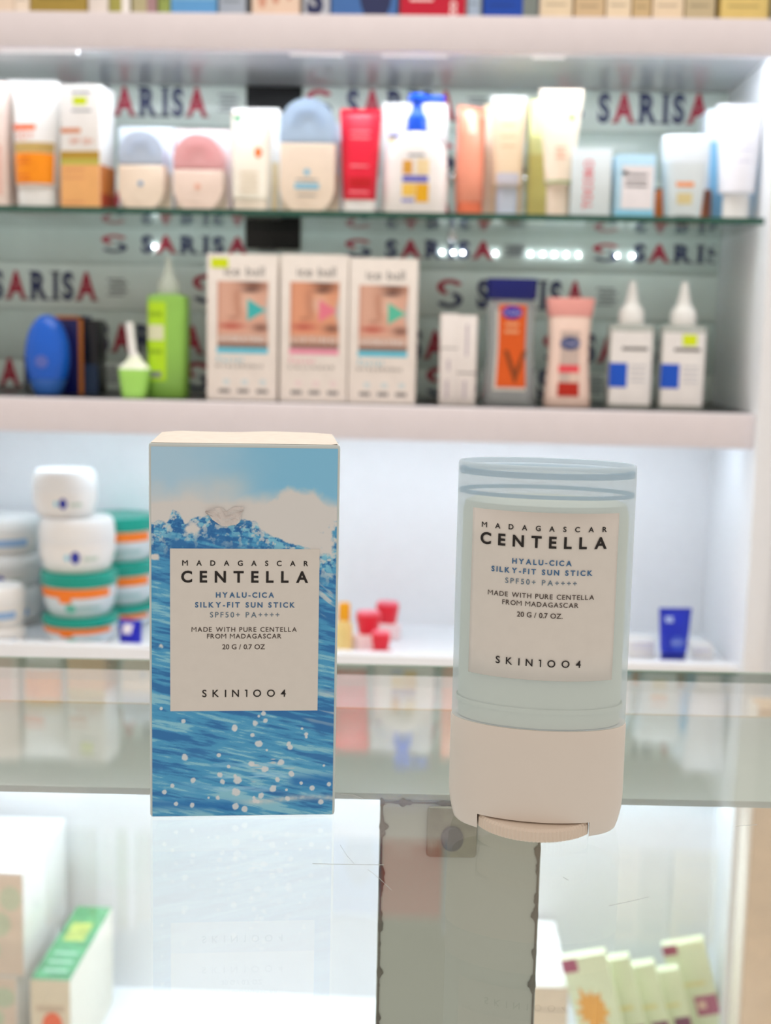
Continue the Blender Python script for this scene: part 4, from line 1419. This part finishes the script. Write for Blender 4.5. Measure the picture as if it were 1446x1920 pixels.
tt(t, S, r, h, 'Vaseline', .02, .265, .30, .03, mat('lilac_white_ink', (206, 204, 240), .5), .0, .0016)
tp(t, S, h, -.25, .3, .345, .37, mat('peach_text', (240, 170, 120), .5), 'print_line', off=.0012)
tp(t, S, h, -.28, .3, .40, .425, MATS['peach_text'], 'print_line', off=.0012)
tt(t, S, r, h, 'V', .17, .685, .42, .25, mat('brown_v_ink', (136, 62, 0), .5), .012, .0014)
# pink bottle
xc, w, zt = span(1019, 1112, 559, 769, 1.45)
h = zt - Z2
r = w / 2
t = thing('lotion_bottle', 'pale pink lotion bottle with coral pink cap on the lower shelf board', 'bottle', (xc, 1.45, Z2))
S = [(0, r * .93, .018, 3.2), (.002, r * .96, .019, 3.2), (h * .12, r * .93, .019, 3.2), (h * .4, r * .83, .018, 3.2), (h * .6, r * .81, .0175, 3.2), (h * .80, r * .86, .017, 3.2), (h * .83, r * .86, .016, 3.2)]
S = [q + (0, 0) for q in S]
loft('bottle_body', S, mat('blush_plastic', (250, 222, 208), .3), t, 48)
loft('cap', [(h * .832, r * .86, .016, 4), (h * .85, r * .90, .0165, 4), (h * .985, r * .98, .0175, 4), (h, r * .95, .0165, 4)], mat('coral_pink_plastic', (244, 170, 162), .3), t, 44)
tp(t, S, h, -.45, .47, .30, .895, mat('taupe_label', (206, 186, 176), .4), 'label')
tp(t, S, h, -.48, .5, .35, .475, mat('steel_navy_oval', (52, 72, 124), .4), 'oval_emblem', 'oval', off=.0008)
tt(t, S, r, h, 'Vaseline', .02, .41, .33, .035, MATS['lilac_white_ink'], .0, .0013)
tp(t, S, h, -.5, .47, .61, .68, mat('red_band', (240, 80, 90), .4), 'red_band', off=.0008)
tp(t, S, h, -.48, .45, .77, .895, mat('deep_red_band', (190, 30, 0), .4), 'deep_red_band', off=.0008)
tp(t, S, h, .02, .45, .68, .77, mat('pale_patch', (232, 206, 190), .4), 'pale_patch', off=.0008)
# two dropper bottles
for a, b, yt, yb, lb, stk in ((1139, 1224, 527, 767, 'white labelled dropper bottle with blue square and no sticker', False), (1235, 1322, 529, 768, 'white labelled dropper bottle with blue square and yellow price sticker', True)):
    xc, w, zt = span(a, b, yt, yb, 1.45)
    h = zt - Z2
    r = w / 2
    t = thing('dropper_bottle', lb, 'bottle', (xc, 1.45, Z2), 0, 'dropper bottles on the lower board')
    S = [(0, r * .95, .017, 5), (.002, r * .98, .018, 5), (h * .62, r * .98, .018, 5), (h * .655, r * .94, .0165, 5), (h * .665, r * .5, .012, 3)]
    S = [q + (0, 0) for q in S]
    loft('bottle_body', S, mat('smoky_clear_plastic', (200, 206, 200), .2, alpha=.75), t, 44)
    tp(t, S, h, -.93, .93, .395, .965, mat('white_sleeve', (242, 240, 238), .4), 'label')
    tp(t, S, h, -.96, -.18, .64, .83, mat('cobalt_print', (0, 84, 206), .4), 'blue_square', off=.0008)
    tp(t, S, h, -.45, .70, .515, .54, M_INKG, 'print_line', off=.0008)
    for q in (.66, .70, .74, .78):
        tp(t, S, h, -.05, .65, q - .006, q + .006, mat('pale_ink', (206, 208, 216), .5), 'print_line', off=.0008)
    loft('nozzle', [(h * .665, r * .54, .0125), (h * .675, r * .57, .013), (h * .77, r * .54, .0125), (h * .79, r * .46, .0105), (h * .83, r * .30, .007), (h * .93, r * .20, .0045), (h * .985, r * .15, .0034), (h, r * .10, .0022)], M_WHITEPL, t, 28)
    if stk:
        tp(t, S, h, -.10, .52, .41, .495, M_YSTICK, 'price_sticker', off=.0011)

# ------------------------------------------------------------------ jar compartment
Z3 = Z3T + 0.0006
M_TEAL = mat('teal_lid', (0, 158, 138), .3)
M_ORB = mat('orange_jar_band', (255, 130, 20), .4)
M_JARW = mat('jar_white', (244, 242, 238), .3)
M_JARG = mat('jar_cool_white', (222, 232, 236), .3)


def jar(label, xc, Yc, zb, zt, r, kind, group, mark=None, tilt=0):
    h = zt - zb - .0006
    t = thing('cream_jar', label, 'jar', (xc, Yc, zb), tilt, group)
    if kind == 'teal':
        lz = h * .70
        S = [(0, r * .76, r * .76), (.0015, r * .80, r * .80), (lz * .5, r * .93, r * .93), (lz * .9, r * .97, r * .97), (lz, r * .97, r * .97)]
        S = [q + (2, 0, 0) for q in S]
        loft('jar_body', S, M_JARG, t, 48)
        loft('lid', [(lz + .0002, r * .98, r * .98), (lz + .001, r, r), (h * .97, r, r), (h, r * .96, r * .96)], M_TEAL, t, 48, label='teal lid')
        patch('orange_band', S, -.98, .98, lz * .68, lz * .98, M_ORB, t, .0004, 30, 2, True)
        patch('orange_tag', S, -.30, .05, lz * .52, lz * .70, M_ORB, t, .0006, 8, 2, True)
        patch('leaf_mark', S, -.15, .18, lz * .18, lz * .5, mat('mint_print', (110, 200, 180), .5), t, .0006, 10, 8, True, None, 'oval')
        patch('label_lines', S, .2, .8, lz * .30, lz * .42, mat('pale_teal_ink', (170, 206, 206), .5), t, .0006, 10, 2, True)
    else:
        lz = h * .55
        S = [(0, r * .80, r * .80), (.002, r * .86, r * .86), (lz * .6, r * .98, r * .98), (lz, r * .98, r * .98)]
        S = [q + (2, 0, 0) for q in S]
        loft('jar_body', S, M_JARW, t, 48)
        L = [(lz + .0003, r * .985, r * .985), (lz + .0015, r, r), (h * .85, r * .97, r * .97), (h * .95, r * .92, r * .92), (h, r * .86, r * .86)]
        L = [q + (2, 0, 0) for q in L]
        loft('lid', L, M_WHITEPL, t, 48)
        if mark == 'dot':
            patch('round_emblem', S, .10, .34, lz * .35, lz * .80, mat('indigo_dot', (40, 50, 160), .4), t, .0005, 10, 8, True, None, 'oval')
            patch('small_mark', S, -.06, .06, lz * .45, lz * .70, mat('aqua_dot', (150, 220, 240), .4), t, .0005, 4, 4, True, None, 'oval')
            patch('label_lines', S, .42, .75, lz * .45, lz * .60, mat('grey_green_ink', (206, 220, 206), .4), t, .0005, 6, 2, True)
        elif mark == 'band':
            patch('blue_band', S, -.1, .85, lz * .45, lz * .80, mat('soft_blue_band', (150, 186, 226), .4), t, .0005, 14, 2, True)
    return t


def zpx(px, py, Y):
    return at(px, py, Y).z


Y1 = 1.475
zs = [Z3, zpx(148, 1148, Y1), zpx(148, 1066, Y1), zpx(148, 966, Y1), zpx(120, 879, Y1)]
x1 = at(149, 1090, Y1).x
rj = (at(219, 1090, Y1).x - at(79, 1090, Y1).x) / 2
jar('teal lidded jar at the bottom of the front stack beside the sea carton', x1 + .001, Y1, zs[0], zs[1], rj, 'teal', 'teal lidded jars')
jar('teal lidded jar in the front stack just under the large white jar', x1, Y1, zs[1], zs[2], rj, 'teal', 'teal lidded jars')
jar('large white jar with indigo dot on top of two teal lidded jars', at(145, 1010, Y1).x, Y1, zs[2], zs[3], rj, 'white', 'white cream jars', 'dot')
jar('smaller white jar topmost of the front stack', at(120, 920, Y1).x, Y1 + .004, zs[3], zs[4], rj * .84, 'white', 'white cream jars', 'dot')
Y2 = 1.565
x2 = at(222, 1090, Y2).x
zz = [Z3, zpx(245, 1126, Y2), zpx(245, 1046, Y2), zpx(245, 964, Y2)]
for k, lb in enumerate(('bottom teal lidded jar of the rear stack half behind the sea carton', 'middle teal lidded jar of the rear stack half behind the sea carton', 'top teal lidded jar of the rear stack half behind the sea carton')):
    jar(lb, x2 + .001 * k, Y2, zz[k], zz[k + 1], rj * 1.02, 'teal', 'teal lidded jars')
Y3 = 1.555
x3 = at(8, 1090, Y3).x
zz = [Z3, zpx(20, 1160, Y3), zpx(20, 1094, Y3), zpx(20, 1034, Y3), zpx(20, 962, Y3)]
for k, lb in enumerate(('white jar at the bottom of the rear stack at the left border', 'white jar second from the bottom in the rear left stack', 'white jar with dot second from the top in the rear left stack', 'white jar with blue band topmost in the rear left stack')):
    jar(lb, x3, Y3, zz[k], zz[k + 1], .0455, 'white', 'white cream jars', ('band', 'band', 'dot', 'band')[k])
Y4 = 1.455
x4 = at(-2, 1160, Y4).x
zz = [Z3, zpx(20, 1172, Y4), zpx(20, 1096, Y4)]
for k, lb in enumerate(('small white jar at the bottom of the front stack at the left border', 'small white jar with blue band on top of the front left stack')):
    jar(lb, x4, Y4, zz[k], zz[k + 1], .031, 'white', 'white cream jars', 'band')
# small blue tube before the jars
t, S, r, h = tube('cream_tube', 'small dark blue tube with white patch in front of the teal lidded jars', 222, 268, 1162, 1240, 1.435, Z3, mat('ultramarine_plastic', (20, 30, 190), .3), mat('aqua_cap', (60, 190, 236), .3), .22, .8, .022, topw=1.0, neck=.9, rz=R(-12))
tp(t, S, h, -.5, .35, .12, .42, mat('white_patch_print', (236, 232, 244), .4), 'white_patch')
# yellow bottle and red bottles right of the sea carton
xc, w, zt = span(628, 662, 1130, 1240, 1.46)
h = zt - Z3
r = w / 2
t = thing('small_bottle', 'small yellow bottle with orange cap half hidden by the sea carton', 'bottle', (xc, 1.46, Z3))
loft('bottle_body', [(0, r * .9, r * .7), (.002, r, r * .75), (h * .5, r, r * .75), (h * .6, r * .8, r * .6), (h * .64, r * .5, r * .45)], mat('butter_plastic', (244, 216, 140), .35), t, 32)
loft('cap', [(h * .64, r * .62, r * .5), (h * .66, r * .66, r * .55), (h * .97, r * .64, r * .5), (h, r * .55, r * .45)], mat('amber_cap', (255, 176, 0), .35), t, 28)
M_PINKB = mat('pale_pink_plastic', (252, 226, 226), .35)
M_REDC = mat('red_cap_plastic', (238, 40, 60), .3)
for k, (a, b, yt, Yc, lb, tl) in enumerate(((662, 718, 1146, 1.47, 'pink bottle with red cap, left of the red capped cluster', 6), (700, 752, 1128, 1.53, 'pink bottle with red cap, rear right of the red capped cluster', -4), (692, 736, 1184, 1.435, 'pink bottle with deep red cap, lowest and nearest of the red capped cluster', 0))):
    xc, w, zt = span(a, b, yt, 1240, Yc)
    h = zt - Z3
    r = w / 2
    t = thing('small_bottle', lb, 'bottle', (xc, Yc, Z3), R(tl * 3), 'red capped bottles')
    cs = .42 if k < 2 else .30
    loft('bottle_body', [(0, r * .92, r * .62, 2.6), (.002, r, r * .66, 2.6), (h * cs * .85, r, r * .66, 2.6), (h * cs, r * .75, r * .55, 2.4)], M_PINKB if k < 2 else mat('crimson_plastic', (206, 10, 20), .3), t, 32)
    loft('cap', [(h * cs + .0003, r * .62, r * .52, 3), (h * (cs + .3), r * .76, r * .6, 3), (h * .9, r * .82, r * .64, 3), (h * .93, r * .80, r * .62, 3)], M_REDC, t, 32)
    loft('cap_top', [(h * .93 + .0002, r * .76, r * .58, 3), (h, r * .70, r * .52, 3)], mat('pink_cap_top', (255, 120, 140), .3), t, 32)
# blue tube at the right and little white things
t, S, r, h = tube('cream_tube', 'deep blue tube with white oval mark standing alone right of the sun stick', 1233, 1295, 1140, 1250, 1.45, Z3, mat('deep_blue_plastic', (16, 44, 186), .3), mat('navy_blue_cap', (8, 28, 140), .3), .2, .78, .026, topw=1.0, neck=.82, rz=R(6))
tp(t, S, h, -.45, .55, .46, .72, mat('mid_blue_print', (60, 90, 210), .4), 'oval_mark', 'oval')
tt(t, S, r, h, 'NIVEA', .05, .58, .36, .08, mat('pale_blue_ink', (170, 190, 240), .5), .0, .0009)
tp(t, S, h, -.7, -.2, .14, .24, MATS['pale_blue_ink'], 'print_line')
t, w, h, y = carton('small_carton', 'low white carton lying left of the lone deep blue tube', 1178, 1228, 1203, 1245, 1.47, Z3, .04, M_PAPER)
fq(t, w, h, y, .1, .7, .3, .4, MATS['pale_lilac_ink'], 'print_line')
fq(t, w, h, y, .1, .9, .05, .15, MATS['pale_lilac_ink'], 'print_line')
t, w, h, y = carton('small_carton', 'low white carton lying right of the lone deep blue tube', 1300, 1338, 1212, 1245, 1.47, Z3, .035, M_PAPER)
fq(t, w, h, y, .1, .8, .2, .35, MATS['pale_lilac_ink'], 'print_line')

# ------------------------------------------------------------------ display bottom seen through the counter glass
# tall white cartons at the left
Yw = 1.30
zt = at(43, 1637, Yw).z
zm = at(43, 1822, Yw).z
xr = at(43, 1640, Yw).x
bk = min(atz(128, 1505, zt).y, YLOW - .012)
for k, (z0, z1, dx, lb) in enumerate(((ZLOW, zm - .006, -.009, 'white carton under another one at the lower left border'), (zm - .0055, zt, 0.0, 'white carton with tan green front stacked at the lower left border'))):
    x0_ = xr + dx - .12
    d = bk - Yw
    t = thing('large_carton', lb, 'carton', ((x0_ + xr + dx) / 2, Yw + d / 2, z0), 0, 'white cartons stacked at the lower left')
    w, h = xr + dx - x0_, z1 - z0
    box('carton_body', -w / 2, w / 2, -d / 2, d / 2, 0, h, M_WHITEPL if k else M_PAPER, t, bev=.0012)
    fq(t, w, h, -d / 2, .01, .99, .02, .99, mat('peach_tan_print', (238, 216, 196), .5), 'printed_panel')
    for j in range(3):
        disc('leaf_print', (.18 + .1 * j) * w, h * (.25 + .25 * j), .10 * w, .12 * h, -d / 2 - .0003, mat('faded_green_print', (206, 216, 186), .5), t, 14)
# green topped carton
ztg = at(174, 1700, YLOW - .035).z
fl_ = atz(56, 1836, ztg)
fr_ = atz(133, 1836, ztg)
d = (YLOW - .035) - fl_.y
w = fr_.x - fl_.x
h = ztg - ZLOW
t = thing('long_carton', 'long cream carton with green printed top lying at the lower left', 'carton', ((fl_.x + fr_.x) / 2, fl_.y + d / 2, ZLOW))
box('carton_body', -w / 2, w / 2, -d / 2, d / 2, 0, h, mat('cream_side_card', (240, 236, 222), .5), t, bev=.001)
tpn = box('top_print', -w / 2 + .0005, w / 2 - .0005, -d / 2 + .0005, d / 2 - .0005, h, h + .0003, mat('forest_green_print', (84, 152, 104), .5, noise=.25, scale=60), t)
box('top_patch', -w * .3, w * .25, 0, d * .25, h + .0003, h + .0005, mat('lime_brown_print', (176, 186, 96), .5, noise=.3, scale=90), t)
for j in range(3):
    box('print_line', -w * .3, w * .3, -d * (.40 - .11 * j), -d * (.37 - .11 * j), h + .0003, h + .0005, mat('pale_mint_print', (170, 210, 186), .5), t)
fq(t, w, h, -d / 2, .01, .99, .005, .995, mat('cream_front_print', (240, 222, 192), .5), 'front_panel')
fq(t, w, h, -d / 2 - .0003, .15, .85, .24, .30, mat('tan_text_print', (214, 190, 160), .5), 'print_line')
disc('red_mark', .05 * w, h * .58, .25 * w, .014, -d / 2 - .0005, mat('red_orange_mark', (250, 110, 60), .5), t)
# carton right of the upright
Yq = 1.30
zt = at(1040, 1851, Yq).z
xa_, xb_ = at(985, 1851, Yq).x, at(1066, 1851, Yq).x
w, d, h = xb_ - xa_, YLOW - .01 - Yq, zt - ZLOW
t = thing('long_carton', 'white topped tan fronted carton standing just right of the grey upright', 'carton', ((xa_ + xb_) / 2, Yq + d / 2, ZLOW))
box('carton_body', -w / 2, w / 2, -d / 2, d / 2, 0, h, M_PAPER, t, bev=.001)
fq(t, w, h, -d / 2, .0, 1, .0, 1, mat('tan_front_print', (232, 212, 184), .5), 'front_panel')
fq(t, w, h, -d / 2 - .0003, .0, 1, .22, .235, mat('brown_line_print', (176, 156, 130), .5), 'print_line')
# leaning pale lime cartons
M_PLIME = mat('pale_lime_card', (232, 240, 200), .45)
M_MAG = mat('magenta_print', (170, 50, 96), .4)
M_DEEP = mat('plum_print', (120, 40, 80), .4)
LEAN = [(1075, 1160, 1795, 1.300, 'pale lime carton with an orange sun print, leftmost of the leaning row'), (1128, 1192, 1800, 1.325, 'leaning pale lime carton, second from the orange sun print'), (1168, 1230, 1812, 1.350, 'leaning pale lime carton in the middle of the row'),
        (1205, 1268, 1822, 1.375, 'leaning pale lime carton, second from the right end'), (1248, 1328, 1770, 1.402, 'tallest leaning pale lime carton at the right end of the row')]
for k, (a, b, yt, Yc, lb) in enumerate(LEAN):
    xa_, xb_ = at(a, yt + 60, Yc).x, at(b, yt + 60, Yc).x
    h = (at((a + b) / 2, yt, Yc).z - ZLOW) * 1.0
    w = .048 if k in (0, 4) else .042
    t = thing('lime_carton', lb, 'carton', ((xa_ + xb_) / 2 + .026, Yc, ZLOW + w * .5 * math.sin(R(16))), 0, 'leaning pale lime cartons')
    t.rotation_euler = (0, R(-16), R(-8))
    d = .016
    box('carton_body', -w / 2, w / 2, -d / 2, d / 2, 0, h, M_PLIME, t, bev=.001)
    fq(t, w, h, -d / 2, .0, .34, .0, .10, M_MAG if k in (0, 4) else M_DEEP, 'corner_mark')
    if k == 0:
        rr = random.Random(2)
        sv = [(-.08 * w, -d / 2 - .0004, h * .60)] + [(-.08 * w + (.40 if i % 2 else .24) * (.8 + .4 * rr.random()) * w * math.cos(2 * math.pi * i / 22), -d / 2 - .0004, h * .60 + (.026 if i % 2 else .016) * (.8 + .4 * rr.random()) * math.sin(2 * math.pi * i / 22)) for i in range(22)]
        mesh('sun_print', sv, [(0, i + 1, (i + 1) % 22 + 1) for i in range(22)], mat('sun_orange_print', (240, 168, 50), .5), t)
    elif k == 4:
        fq(t, w, h, -d / 2, .45, .98, .55, .75, M_MAG, 'magenta_panel')
        fq(t, w, h, -d / 2 - .0003, .5, .7, .6, .68, mat('rose_cream_print', (236, 196, 176), .5), 'pale_mark')
    else:
        fq(t, w, h, -d / 2, .55, .98, .58, .72, M_DEEP, 'plum_mark')
    fq(t, w, h, -d / 2, .3, .8, .40, .44, mat('pale_yellow_print', (236, 226, 150), .5), 'print_line')
